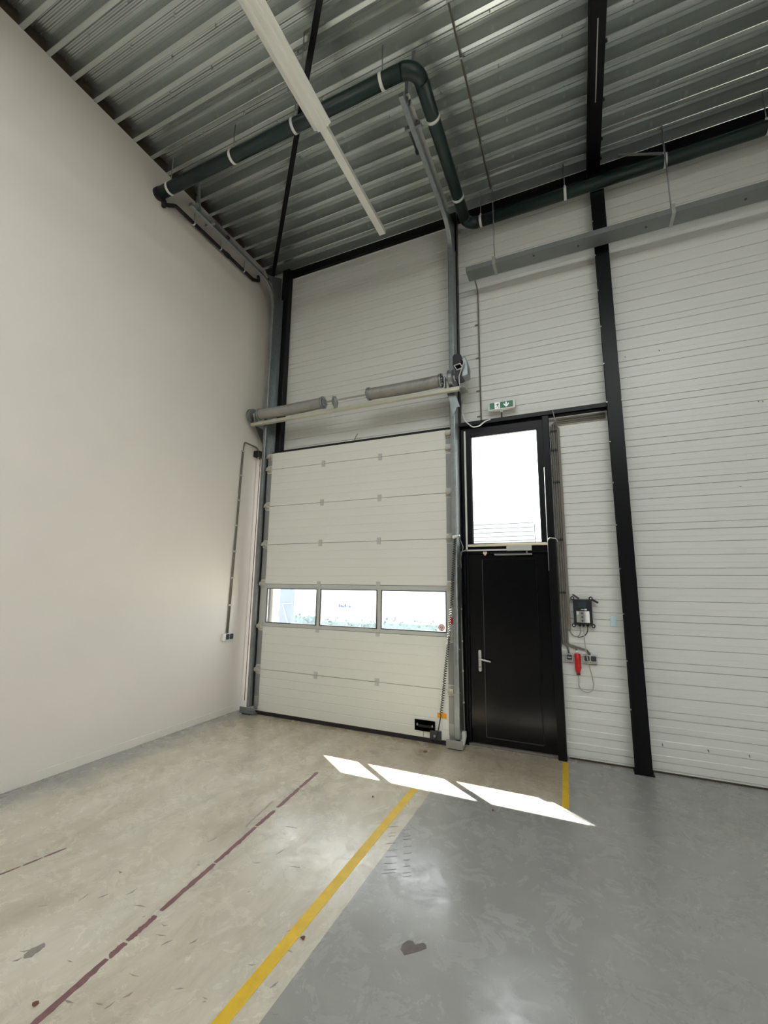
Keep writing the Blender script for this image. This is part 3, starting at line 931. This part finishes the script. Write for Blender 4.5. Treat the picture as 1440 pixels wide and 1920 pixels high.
# ------------------------------------------------------------------ side door and window above it
FY = 5.30
t = thing('door_2', 'glossy black side door with a raised panel and steel handle', 'door', (-0.79, 5.37, 0), kind='structure')
MB().box(-1.325, -1.262, 5.345, 5.47, 0, 3.84).build('frame_jamb', M['black'], t, bevel=0.003)
MB().box(-1.30, -1.285, 5.31, 5.345, 0, 3.80).build('jamb_strip', M['black'], t)
MB().prism(rrect(-0.315, -0.245, FY, 5.47, 0.004, 2), 'z', 0, 3.84).build('frame_post', M['black'], t)
MB().box(-0.325, -0.237, FY - 0.008, 5.40, 0.0, 2.352).build('post_casing', M['black'], t, bevel=0.004)
MB().box(-1.36, 0.389, FY, FY + 0.012, 3.842, 3.902).box(-1.36, 0.389, FY, 5.408, 3.842, 3.852).build('head_beam', M['black'], t)
MB().box(-1.26, -0.315, 5.35, 5.47, 2.205, 2.295).build('transom_bar', M['black'], t)
MB().box(-1.29, -0.23, 5.335, 5.50, 0.0, 0.022).build('threshold', M['concrete'], t, bevel=0.004)
MB().box(-1.30, -1.235, 5.421, 5.47, 0, 2.21).box(-0.345, -0.27, 5.421, 5.47, 0, 2.21).box(-1.235, -0.345, 5.421, 5.47, 2.18, 2.21).box(-1.30, -1.262, 5.42, 5.47, 2.2, 3.84).build('door_light_stop', M['black'], t)  # stops added behind the leaf to close the light gap
lf = MB().box(-1.258, -0.318, 5.37, 5.42, 0.024, 2.203).build('leaf', M['leaf'], t, bevel=0.003)
px0, px1, pz0, pz1 = -1.085, -0.475, 0.105, 2.13
for a in ((px0 - .008, px1 + .008, pz0 - .008, pz0), (px0 - .008, px1 + .008, pz1, pz1 + .008), (px0 - .008, px0, pz0, pz1), (px1, px1 + .008, pz0, pz1)):
    MB().box(a[0], a[1], 5.362, 5.371, a[2], a[3]).build('panel_moulding', M['dgrey'] if a[0] < -.5 and a[1] < -.5 or a[3] < .2 else M['black'], lf)  # left and bottom strips paler, their catch of light put into the colour
MB().box(px0, px1, 5.367, 5.3705, pz0, pz1).build('inset_panel', M['leaf'], lf)
hx_ = -1.145
MB().prism(rrect(hx_ - 0.0165, hx_ + 0.0165, 0.815, 1.06, 0.016, 6), 'y', 5.36, 5.3705).build('handle_plate', M['handle'], lf, bevel=0.002)
MB().tube(fillet([(hx_, 5.362, 0.968), (hx_, 5.315, 0.968), (hx_ + 0.04, 5.312, 0.958), (hx_ + 0.135, 5.312, 0.942)], 0.02), [0.010] * 9 + [0.0085] * 9 if False else 0.0095, 10).build('lever', M['handle'], lf)
MB().cyl((hx_, 5.352, 0.868), (hx_, 5.3605, 0.868), 0.011, 12).build('lock_cylinder', M['galv'], lf)
MB().box(-0.785, -0.50, 5.30, 5.352, 2.228, 2.286).build('closer_body', M['lgrey'], t, bevel=0.003)
MB().box(-0.94, -0.503, 5.345, 5.372, 2.178, 2.198).build('closer_rail', M['silver'], t, bevel=0.002)
MB().cyl((-0.56, 5.34, 2.195), (-0.56, 5.34, 2.23), 0.01, 8).build('closer_arm', M['galvl'], t)
MB().box(-1.07, -1.025, 5.335, 5.352, 2.195, 2.225).cyl((-1.047, 5.34, 2.18), (-1.047, 5.34, 2.20), 0.012, 8).build('magnet_contact', M['wood'], t)
MB().box(-1.262, -0.785, 5.332, 5.35, 2.235, 2.252).build('cable_duct', M['whitep'], t)
MB().box(-1.278, -1.258, 5.325, 5.345, 2.235, 3.79).build('cable_duct', M['whitep'], t)
pts = [(-0.322, 5.285, 1.99), (-0.322, 5.285, 2.40), (-0.318, 5.288, 3.2)]
MB().tube(pts, 0.0022, 6).build('thin_lead', M['whitep'], t)
MB().tube(fillet([(-0.322, 5.285, 2.33), (-0.30, 5.28, 2.365), (-0.23, 5.285, 2.355), (-0.20, 5.33, 2.30)], 0.02), 0.0045, 6).build('thin_lead', M['whitep'], t)

w = thing('window_1', 'tall bright window above the black side door', 'window', (-0.79, 5.37, 2.3), kind='structure')
gx0, gx1, gz0, gz1 = -1.20, -0.383, 2.322, 3.722
fb = MB().box(-1.26, gx0, 5.35, 5.44, 2.297, 3.84).box(gx1, -0.316, 5.35, 5.44, 2.297, 3.84).box(gx0, gx1, 5.35, 5.44, gz1, 3.84).box(gx0, gx1, 5.35, 5.44, 2.297, gz0)
fb.build('window_frame', M['black'], w)
MB().box(gx0, gx1, 5.372, 5.385, gz1 - 0.012, gz1).box(gx1 - 0.012, gx1, 5.372, 5.385, gz0, gz1).box(gx0, gx0 + 0.012, 5.372, 5.385, gz0, gz1).box(gx0, gx1, 5.372, 5.385, gz0, gz0 + .01).build('glazing_bead', M['dgrey'], w)
MB().box(gx0, gx1, 5.386, 5.392, gz0, gz1).build('window_pane', M['glass'], w)
MB().box(-1.25, -0.33, 5.318, 5.352, 2.288, 2.316).build('window_sill', M['wood'], w, bevel=0.003)

# ------------------------------------------------------------------ exit sign
t = thing('exit_sign', 'green and white emergency exit sign standing on the black door head', 'sign', (-0.787, FY + 0.03, 3.90))
sx0, sx1, sz0, sz1 = -0.955, -0.618, 4.005, 4.118
sg = MB().prism(rrect(sx0, sx1, sz0, sz1, 0.012, 3), 'y', FY, FY + 0.05).build('housing', M['whitep'], t, bevel=0.006)
fx0, fx1, fz0, fz1 = sx0 + 0.024, sx1 - 0.026, sz0 + 0.017, sz1 - 0.013
MB().box(fx0, fx1, FY - 0.0015, FY + 0.001, fz0, fz1).build('green_face', M['green'], t)
hh = fz1 - fz0
MB().box(fx0 + 0.062, fx0 + 0.128, FY - 0.0025, FY - 0.001, fz0, fz1).build('doorway_pictogram', M['signw'], t)
cx = fx0 + 0.098
def poly(P):
    return [(cx + a * hh, fz0 + c * hh) for a, c in P]
man = MB()
man.prism(circle(cx + 0.10 * hh, fz0 + 0.84 * hh, 0.085 * hh, 12), 'y', FY - 0.0035, FY - 0.002)
for P in ([(-.12, .72), (.08, .74), (.10, .42), (-.06, .36)], [(-.12, .72), (-.34, .56), (-.30, .50), (-.06, .62)], [(.06, .72), (.30, .56), (.27, .50), (.04, .60)], [(-.06, .40), (.06, .42), (-.14, .20), (-.40, .14), (-.40, .21), (-.2, .26)], [(-.02, .42), (.10, .42), (.24, .24), (.16, .04), (.08, .06), (.13, .24)]):
    man.prism(poly(P), 'y', FY - 0.0035, FY - 0.002)
man.build('running_figure', M['green'], t)
ax = fx0 + 0.205
ar = MB()
for P in ([(-.035, .05), (.035, .05), (.035, -.02), (-.035, -.02)],):
    pass
A = lambda P: [(ax + a, fz0 + hh * .5 + c) for a, c in P]
ar.prism(A([(-0.009, 0.034), (0.009, 0.034), (0.009, -0.008), (-0.009, -0.008)]), 'y', FY - 0.0028, FY - 0.001)
ar.prism(A([(0, -0.034), (0.034, 0.002), (0.034, 0.02), (0, -0.012), (-0.034, 0.02), (-0.034, 0.002)]), 'y', FY - 0.0028, FY - 0.001)
ar.build('down_arrow', M['signw'], t)
MB().cyl((-0.79, FY + 0.025, 3.905), (-0.79, FY + 0.025, 4.0), 0.009, 10).build('stem', M['dgrey'], t)
MB().cyl((-0.79, FY + 0.025, 3.975), (-0.79, FY + 0.025, 4.006), 0.015, 10).build('stem_collar', M['whitep'], t)

# ------------------------------------------------------------------ conduits right of the side door
for i, (x, lb) in enumerate(((-0.222, 'leftmost of the three grey conduits running down beside the door post'), (-0.196, 'middle one of the three grey conduits running down beside the door post'), (-0.171, 'rightmost of the three grey conduits, next to the flat trunking'))):
    t = thing('wall_conduit', lb, 'conduit', (x, 5.385, 1.1), 'conduits beside the side door')
    ends = [[(-0.175, 5.39, 1.165), (-0.165, 5.39, 1.09)], [(-0.09, 5.39, 1.145), (-0.083, 5.39, 1.125)], [(0.02, 5.39, 1.135), (0.045, 5.39, 1.09)]][i]
    zt = 3.752 + i * 0.024
    top = [(0.37, 5.385, zt - 0.0), (x, 5.385, zt)]
    pth = fillet(top + [(x, 5.385, 1.20 - i * 0.006)] + ends, 0.035)
    MB().tube(pth, 0.0095, 8).build('tube', M['cond'], t)
    for z in (3.66, 3.42, 3.03, 2.35, 1.75):
        MB().cyl((x, 5.385, z - 0.012), (x, 5.385, z + 0.012), 0.0125, 8).build('clip', M['dgrey'], t)
o = MB().box(-0.158, -0.130, 5.375, 5.404, 1.35, 3.70).build('cable_trunking', M['cond'], bevel=0.002)
tag(o, 'flat grey cable trunking ending above the control box', 'trunking')
pts = [at(1036, 768, y=FY - .002), at(1040, 785, y=5.30), at(1043, 802, y=5.36)]
o = MB().tube([(pts[0].x, FY + 0.02, 3.905), (pts[0].x, FY - 0.006, 3.90), pts[1], (-0.15, 5.38, 3.69)], 0.006, 8).build('thin_cable', M['pvc'])
tag(o, 'thin grey cable hanging over the black door head into the trunking', 'cable')

# conduit from the tray to the door head
t = thing('wall_conduit', 'thin grey conduit dropping from the cable tray to the exit sign', 'conduit', (-1.06, 5.385, 3.9))
MB().tube(fillet([(-1.06, 5.12, 5.86), (-1.06, 5.385, 5.80), (-1.06, 5.385, 3.903)], 0.08), 0.009, 8).build('tube', M['cond'], t)
for z in (5.3, 4.816, 4.348, 3.993):
    MB().box(-1.115, -1.055, 5.395, 5.404, z - 0.009, z + 0.009).build('clip', M['cond'], t)

# ------------------------------------------------------------------ control box, plug, sockets
t = thing('control_box', 'black and silver door control box with a small display and keys', 'control box', (0, 5.40, 1.40))
bx = MB().prism(rrect(-0.094, 0.095, 1.408, 1.676, 0.012, 3), 'y', 5.335, 5.402).build('case', M['blackp'], t, bevel=0.006)
for x, z in ((-0.098, 1.69), (0.088, 1.69), (-0.098, 1.396), (0.098, 1.396)):
    MB().cyl((x, 5.355, z), (x, 5.402, z), 0.021, 12).build('fixing_lug', M['blackp'], bx)
    MB().cyl((x, 5.350, z), (x, 5.356, z), 0.008, 10).build('lug_screw', M['whitep'], bx)
MB().box(-0.042, 0.040, 5.331, 5.336, 1.592, 1.648).build('display', M['screen'], bx)
MB().box(0.018, 0.042, 5.332, 5.336, 1.562, 1.578).box(-0.018, 0.014, 5.333, 5.336, 1.566, 1.572).build('badge', M['whitep'], bx)
sp = [(-0.066 + 0.132 * k / 8, 5.334 - 0.014 * math.sin(pi * k / 8)) for k in range(9)]
MB().prism(sp + [(0.066, 5.338), (-0.066, 5.338)], 'z', 1.43, 1.552).build('silver_cover', M['silver'], bx)
for z in (1.53, 1.49, 1.45):
    MB().cyl((-0.008, 5.312, z), (-0.008, 5.325, z), 0.009, 12).build('key', M['dgrey'], bx)
MB().box(-0.058, -0.042, 5.325, 5.332, 1.515, 1.545).build('key_label', M['whitep'], bx)
for x in (-0.038, 0.0, 0.04):
    MB().cyl((x, 5.37, 1.385), (x, 5.37, 1.41), 0.012, 10).build('cable_gland', M['blackp'], bx)
MB().bar((-0.092, 5.34, 1.73), (-0.03, 5.36, 1.685), 0.02, 0.012, (0, 1, 0)).build('antenna_clip', M['dgrey'], t)
MB().bar((0.088, 5.36, 1.685), (0.158, 5.34, 1.645), 0.022, 0.014, (0, 1, 0)).build('antenna_clip', M['blackp'], t)
def bez(P, n=18):
    P = [Vector(p) for p in P]
    out = []
    for k in range(n + 1):
        s = k / n
        Q = P[:]
        while len(Q) > 1:
            Q = [a.lerp(c, s) for a, c in zip(Q, Q[1:])]
        out.append(Q[0])
    return out
cable = MB().tube(bez([(-0.144, 5.39, 1.36), (-0.135, 5.385, 1.24), (-0.01, 5.375, 1.24), (-0.038, 5.37, 1.39)]), 0.0055, 6).build('lead', M['pvc'], t)
MB().tube(bez([(0.04, 5.37, 1.39), (0.045, 5.37, 1.30), (-0.01, 5.375, 1.27), (-0.065, 5.38, 1.268)]), 0.0055, 6).build('lead', M['dgrey'], t)

t = thing('power_plug', 'bright red industrial plug with a grey cable looping below', 'plug', (-0.08, 5.36, 0.86))
MB().tube([(-0.079, 5.365, 1.093), (-0.079, 5.365, 1.04), (-0.079, 5.362, 1.0), (-0.079, 5.358, 0.955), (-0.08, 5.356, 0.925), (-0.08, 5.355, 0.89)], [0.031, 0.032, 0.029, 0.032, 0.027, 0.017], 18).build('body', M['red'], t)
MB().cyl((-0.079, 5.372, 1.088), (-0.079, 5.375, 1.125), 0.017, 14).build('collar', M['whitep'], t)
MB().cyl((-0.08, 5.355, 0.875), (-0.08, 5.355, 0.893), 0.019, 14).build('gland', M['dgrey'], t)
MB().box(-0.09, -0.07, 5.325, 5.336, 0.99, 1.02).build('latch', M['red'], t, bevel=0.003)
pl = [(-0.08, 5.355, 0.876), (-0.083, 5.36, 0.76), (-0.06, 5.37, 0.715), (0.0, 5.375, 0.695), (0.05, 5.37, 0.725), (0.062, 5.365, 0.79), (0.05, 5.35, 0.88), (0.028, 5.335, 0.99), (0.010, 5.335, 1.10), (0.0, 5.35, 1.24), (0.0, 5.37, 1.39)]
MB().tube(fillet(pl, 0.05, 5), 0.0055, 8).build('cable', M['cablegrey'], t)

def socket(name, lb, x0, x1, z0, z1, n):
    t = thing(name, lb, 'socket', ((x0 + x1) / 2, 5.38, z0))
    MB().prism(rrect(x0, x1, z0 - 0.014, z1, 0.006, 3), 'y', 5.365, 5.404).build('back_box', M['boxgrey'], t, bevel=0.003)
    w_ = (x1 - x0) / n
    for k in range(n):
        a = x0 + k * w_
        fr = MB().prism(rrect(a + 0.002, a + w_ - 0.002, z0 + 0.002, z1 - 0.002, 0.008, 3), 'y', 5.356, 5.365).build('frame', M['whitep'], t)
        MB().prism(rrect(a + 0.0055, a + w_ - 0.0055, z0 + 0.007, z1 - 0.007, 0.009, 1), 'y', 5.351, 5.357).build('flap', M['dgrey'], fr)
    return t
s1 = socket('light_switch', 'small single switch beside the door post, left of the red plug', -0.195, -0.128, 1.018, 1.088, 1)
s1['category'] = 'switch'
MB().box(-0.182, -0.141, 5.348, 5.352, 1.05, 1.056).build('rocker_gap', M['whitep'], s1)
socket('double_socket', 'double wall socket with dark flaps right of the red plug', -0.02, 0.110, 1.018, 1.088, 2)

o = MB().prism(rrect(0.267, 0.325, 1.40, 1.515, 0.008, 3), 'y', 5.3985, 5.4035).build('notice_sticker', M['blue'])
tag(o, 'small pale blue notice stuck to the wall by the black column', 'sticker')

# ------------------------------------------------------------------ conduit, box and sockets on the left wall
t = thing('left_wall_conduit', 'twin grey conduit climbing the left wall from a double socket', 'conduit', (XL + 0.015, 4.89, 1.1))
for dy in (0, 0.022):
    top = [(XL + 0.016, 4.947 + dy, 3.88), (XL + 0.016, 4.975 + dy * .3, 3.965), (XL + 0.016, 5.25, 3.965), (XL + 0.05, 5.29, 3.89)] if dy else [(XL + 0.016, 4.947, 3.8)]
    MB().tube(fillet([(XL + 0.016, 4.885 + dy, 1.105)] + top, 0.03), 0.0095, 8).build('tube', M['cond'], t)
for k in range(7):
    z = 1.5 + k * 0.385
    yy = 4.896 + (z - 1.1) / 2.8 * 0.062
    MB().box(XL, XL + 0.026, yy - 0.022, yy + 0.034, z - 0.011, z + 0.011).build('clip', M['lgrey'], t)
o = thing('junction_box', 'small black box behind the left door rail at the conduit end', 'box', (XL + 0.06, 5.285, 3.78))
MB().box(XL + 0.002, XL + 0.11, 5.205, 5.365, 3.79, 3.89).build('case', M['blackp'], o, bevel=0.006)
for yy in (5.25, 5.31):
    MB().cyl((XL + 0.06, yy, 3.765), (XL + 0.06, yy, 3.79), 0.012, 8).build('gland', M['lgrey'], o)
MB().tube([(XL + 0.06, 5.31, 3.77), (XL + 0.05, 5.315, 3.0), (XL + 0.05, 5.31, 1.6), (XL + 0.05, 5.30, 0.12)], 0.005, 6).build('lead', M['dgrey'], o)
t = thing('double_socket', 'double wall socket with dark flaps low on the left wall', 'socket', (XL, 4.9, 1.0))
MB().prism(rrect(4.80, 4.99, 1.01, 1.105, 0.008, 3), 'x', XL, XL + 0.045).build('back_box', M['whitep'], t, bevel=0.004)
for a in (4.845, 4.92):
    MB().prism(rrect(a, a + 0.062, 1.025, 1.098, 0.012, 3), 'x', XL + 0.044, XL + 0.052).build('flap', M['dgrey'], t)

# ------------------------------------------------------------------ drain pipe under the roof
PZ_, PR = 6.68, 0.07
t = thing('drain_pipe', 'thick dark green drain pipe bending twice below the roof', 'pipe', (-1.14, 4.1, PZ_))
y1_, y2_, px_ = 3.15, 5.188, -1.145
full = fillet([(XL + 0.03, y1_, PZ_), (px_, y1_, PZ_), (px_, y2_, PZ_), (XR - 0.05, y2_, PZ_)], 0.15, 8)
MB().tube(full[:2], PR, 24).build('pipe_run', M['pipe'], t)
MB().tube(full[1:10], PR * 1.04, 24).build('elbow', M['pipe'], t)
MB().tube(full[9:11], PR, 24).build('pipe_run', M['pipe'], t)
MB().tube(full[10:19], PR * 1.04, 24).build('elbow', M['pipe'], t)
MB().tube(full[18:], PR, 24).build('pipe_run', M['pipe'], t)
MB().cyl((XL + 0.002, y1_, PZ_), (XL + 0.06, y1_, PZ_), PR * 1.08, 24).build('wall_socket', M['rubber'], t)
def clamp(p, ax):
    p = Vector(p)
    d = Vector((1, 0, 0)) if ax == 'x' else Vector((0, 1, 0))
    cpz = MB().tube([p - d * 0.016, p + d * 0.016], PR + 0.006, 24).build('clamp', M['whitep'], t)
    MB().cyl(p + Vector((0, 0, PR)), (p.x, p.y, ZC + 0.04), 0.006, 8).build('rod', M['galv'], cpz)
    MB().cyl(p + Vector((0, 0, PR)), p + Vector((0, 0, PR + 0.045)), 0.013, 8).build('rod_nut', M['whitep'], cpz)
for x in (-4.42, -3.40, -2.54, -1.50):
    clamp((x, y1_, PZ_), 'x')
for y in (3.67, 4.70):
    clamp((px_, y, PZ_), 'y')
for x in (-0.955, 0.098, 1.165, 2.10, 3.2):
    clamp((x, y2_, PZ_), 'x')

t = thing('vent_pipe', 'thin black pipe clipped along the top of the left wall', 'pipe', (XL + 0.07, 4.1, 6.6))
vp = fillet([(XL + 0.07, 3.19, 6.575), (XL + 0.07, 3.24, 6.58), (XL + 0.07, 3.36, 6.68), (XL + 0.07, 4.86, 6.67), (XL + 0.07, 4.99, 6.74), (XL + 0.04, 5.0, 6.84)], 0.07)
MB().tube(vp, 0.024, 14).build('tube', M['rubber'], t)
MB().tube([(XL + 0.07, 4.25, 6.675), (XL + 0.07, 4.33, 6.675)], 0.032, 14).build('coupling', M['rubber'], t)
MB().tube([(XL + 0.07, 3.20, 6.605), (XL + 0.07, 3.19, 6.57), (XL + 0.07, 3.20, 6.52)], 0.028, 12).build('bend', M['rubber'], t)
for y in (3.66, 4.15, 4.64):
    cpz = MB().tube([(XL + 0.07, y - 0.01, 6.675), (XL + 0.07, y + 0.01, 6.675)], 0.029, 14).build('clamp', M['whitep'], t)
    MB().cyl((XL + 0.07, y, 6.70), (XL + 0.07, y, ZC + 0.03), 0.005, 6).build('rod', M['galv'], cpz)

# ------------------------------------------------------------------ lighting trunking (unlit)
LX, LZ = -2.165, 6.45
t = thing('light_strip', 'long white lighting batten hanging below the roof, unlit and without tubes', 'light fitting', (LX, 3.0, LZ))
MB().prism([(LX - 0.043, LZ), (LX + 0.043, LZ), (LX + 0.043, LZ + 0.012), (LX + 0.043, LZ + 0.06), (LX - 0.043, LZ + 0.06)], 'y', -3.0, 4.64).build('rail', M['white'], t)
rp = [(-0.104, 0.016), (-0.100, 0.006), (-0.080, -0.008), (-0.056, -0.016), (-0.050, -0.034), (-0.040, -0.040), (-0.020, -0.040), (-0.016, -0.034), (0.016, -0.034), (0.020, -0.040), (0.040, -0.040), (0.050, -0.034), (0.056, -0.016), (0.080, -0.008), (0.100, 0.006), (0.104, 0.016), (0.096, 0.014), (0.07, 0.002), (0.046, -0.004), (-0.046, -0.004), (-0.07, 0.002), (-0.096, 0.014)]
MB().prism([(LX + a, LZ + c) for a, c in rp], 'y', 0.2, 3.13).build('reflector', M['white'], t)
for y in (2.73, -0.6):
    h = MB().cyl((LX + 0.02, y, LZ + 0.06), (LX + 0.02, y, ZC + 0.0), 0.006, 8).build('hanger_rod', M['cond'], t)
    MB().bar((LX + 0.02, y, ZC - 0.004), (LX + 0.24, y, ZC - 0.004), 0.02, 0.008).build('hanger_foot', M['cond'], h)

# ------------------------------------------------------------------ cable tray
t = thing('cable_tray', 'long grey metal cable tray hanging in front of the back wall', 'cable tray', (1.5, 5.1, 5.83))
tx0, tx1 = -1.13, XR - 0.1
MB().prism([(5.0, 5.83), (5.2, 5.83), (5.2, 5.895), (5.194, 5.895), (5.194, 5.836), (5.006, 5.836), (5.006, 5.895), (5.0, 5.895)], 'x', tx0, tx1).build('tray_body', M['tray'], t)
MB().box(tx0 - 0.003, tx0, 5.0, 5.2, 5.83, 5.895).build('end_plate', M['tray'], t)
for x in (-0.775, 1.15, 3.2, 5.2):
    s_ = MB().box(x - 0.018, x + 0.018, 4.993, 5.207, 5.822, 5.8295).box(x - 0.018, x + 0.018, 4.993, 4.999, 5.8295, 5.93).box(x - 0.018, x + 0.018, 5.201, 5.207, 5.8295, 5.93).box(x - 0.018, x + 0.018, 4.993, 5.207, 5.93, 5.936).build('strap', M['galvl'], t)
    MB().cyl((x, 5.085, 5.93), (x, 5.085, ZC - 0.001), 0.007, 8).build('rod', M['galv'], s_)
    MB().cyl((x, 5.085, 5.936), (x, 5.085, 5.955), 0.016, 6).build('rod_nut', M['galvl'], s_)
for x in (-0.3, 0.2, 0.9, 1.8):
    MB().cyl((x, 5.05 + 0.05 * (x > 0), 5.822), (x, 5.05 + 0.05 * (x > 0), 5.831), 0.012, 8).build('bolt', M['dgrey'], t)
t = thing('roof_conduit', 'thin grey conduit running straight along the roof above the tray', 'conduit', (-0.80, 3.0, 7.05))
MB().cyl((-0.80, 5.11, 7.055), (-0.80, -6.0, 7.055), 0.010, 8).build('tube', M['cond'], t)
for k in range(0, 20):
    y = Yr - 0.2 + 0.02 - k * DP * 2
    MB().box(-0.818, -0.782, y - 0.008, y + 0.008, 7.045, 7.079).build('clip', M['galv'], t)
o = MB().bar((0.72, 5.28, 7.06), (1.2, 5.21, 6.79), 0.02, 0.02).build('loose_bracket', M['galvl'])
tag(o, 'short zinc stay between the roof edge and the drain pipe, right of the column', 'bracket')

# ------------------------------------------------------------------ bits on the floor
def debris(px, py, s, lb, seed, name='dry_leaf', cat='leaf'):
    rnd = random.Random(seed)
    c = at(px, py, z=0)
    n = 7
    o_ = [(c.x + s * rnd.uniform(.5, 1) * math.cos(2 * pi * k / n), c.y + s * rnd.uniform(.5, 1) * math.sin(2 * pi * k / n), 0.002 + rnd.uniform(0, .008)) for k in range(n)]
    v = o_ + [(x, y, z + 0.003) for x, y, z in o_] + [(c.x, c.y, 0.0), (c.x, c.y, 0.012)]
    f = []
    for k in range(n):
        j = (k + 1) % n
        f += [(2 * n, j, k), (2 * n + 1, n + k, n + j), (k, j, n + j, n + k)]
    ob = MB().add(v, f).build(name, M['leafm'])
    tag(ob, lb, cat)
debris(568, 1761, 0.018, 'small brown leaf scrap lying right of the long yellow line', 1)
debris(797, 1410, 0.03, 'crumpled brown leaf lying in front of the big door switch box', 2)
debris(66, 1885, 0.016, 'tiny dark crumb beside the near end of the red line', 3, 'floor_crumb', 'crumb')
debris(699, 1495, 0.012, 'tiny dark crumb just below the left sun patch', 4, 'floor_crumb', 'crumb')
debris(924, 1521, 0.012, 'tiny dark crumb below the long right sun patch', 5, 'floor_crumb', 'crumb')

# ------------------------------------------------------------------ outdoors
g = MB().box(-60, 60, YB + 0.2, 80, -0.25, -0.03).build('ground_back', M['pave'], kind='structure')
tag(g, 'pale paved yard outside the windows', 'ground')
g = MB().box(-60, 60, -80, YR - 0.2, -0.25, -0.03).build('ground_front', M['pave'], kind='structure')
tag(g, 'pale paved yard behind the hall', 'ground')
t = thing('neighbour_building', 'white building across the yard seen through the door windows', 'building', (-14, 24, -0.03))
MB().box(-40, -6.8, 24, 30, -0.03, 5.2).build('wall', M['bld'], t)
for k, (a, c) in enumerate(((588, 598), (602, 611), (615, 622), (628, 640), (646, 650), (660, 672))):
    p, q = at(480 + a / 3.79 + 0.0, 1080 + 215 / 3.79, y=23.97), at(480 + c / 3.79, 1080 + 205 / 3.79 + (k % 3) * 2, y=23.97)
    MB().box(p.x, q.x, 23.95, 24, min(p.z, q.z) - 0.05, max(p.z, q.z) + 0.05).build('letter_mark', M['navy'], t)
t = thing('brick_house', 'pale brick gable beyond the yard at the foot of the tall window', 'building', (-3.4, 26, -0.03))
p0, p1 = at(886, 983, y=26), at(995, 990, y=26)
zt = p0.z
for k in range(int((zt + 0.03) / 0.25) + 1):
    z = -0.03 + k * 0.25
    if z > 3:
        MB().box(p0.x, p1.x + 0.2, 26, 26.5, z + 0.03, z + 0.25).build('brick_course', M['brick'], t)
MB().box(p0.x, p1.x + 0.2, 26.06, 26.5, -0.03, zt - 0.05).build('wall', M['brickb'], t)
MB().box(p0.x - 0.3, p0.x, 25.9, 26.3, -0.03, zt + 0.1).build('corner_post', M['navy'], t)
p0, p1 = at(524, 1130, y=9.0), at(550, 1130, y=9.0)
t = thing('gate_post', 'dark blue post outside the left door window', 'post', ((p0.x + p1.x) / 2, 9.2, -0.03))
MB().box(p0.x, p1.x - 0.05, 9.0, 9.12, -0.03, 4.2).build('shaft', M['navy'], t, bevel=0.01)
q = at(529, 1132, y=8.95)
MB().bar((q.x, 8.96, q.z), (q.x + 0.22, 8.96, q.z - 0.55), 0.008, 0.008).build('stay_rod', M['whitep'], t)
MB().bar((q.x, 8.96, q.z), (q.x + 0.28, 8.96, q.z + 0.02), 0.008, 0.008).build('stay_rod', M['whitep'], t)
def hedge(x0, x1, y, h, lb, seed):
    rnd = random.Random(seed)
    b_ = MB()
    n = int((x1 - x0) * 90)
    for k in range(n):
        x, z = rnd.uniform(x0, x1), rnd.uniform(0.02, h * rnd.uniform(.75, 1.05))
        yy = y + rnd.uniform(-.35, .35)
        s = rnd.uniform(.06, .13)
        a = Vector((rnd.uniform(-1, 1), rnd.uniform(-1, 1), rnd.uniform(-1, 1))).normalized()
        c = a.cross(Vector((0, 0, 1))).normalized()
        p = Vector((x, yy, z))
        b_.add([p - a * s, p + c * s * .5, p + a * s, p - c * s * .5], [(0, 1, 2, 3)])
    t = thing('hedge', lb, 'hedge', ((x0 + x1) / 2, y, -0.03))
    b_.build('foliage', M['hedge'], t, kind='stuff')
    MB().box(x0 + .1, x1 - .1, y - .25, y + .25, -0.03, h * .75).build('inner_growth', M['hedge'], t)
pa, pb = at(602, 1172, y=16), at(708, 1180, y=16)
hedge(pa.x, pb.x, 16, at(650, 1160, y=16).z, 'low clipped hedge outside the middle door window', 1)
pa, pb = at(716, 1175, y=15), at(822, 1185, y=15)
hedge(pa.x, pb.x, 15, at(770, 1160, y=15).z, 'low clipped hedge outside the right door window', 2)
pa, pb = at(552, 1170, y=17), at(590, 1175, y=17)
hedge(pa.x, pb.x, 17, at(560, 1148, y=17).z, 'low clipped hedge right of the dark blue post', 3)
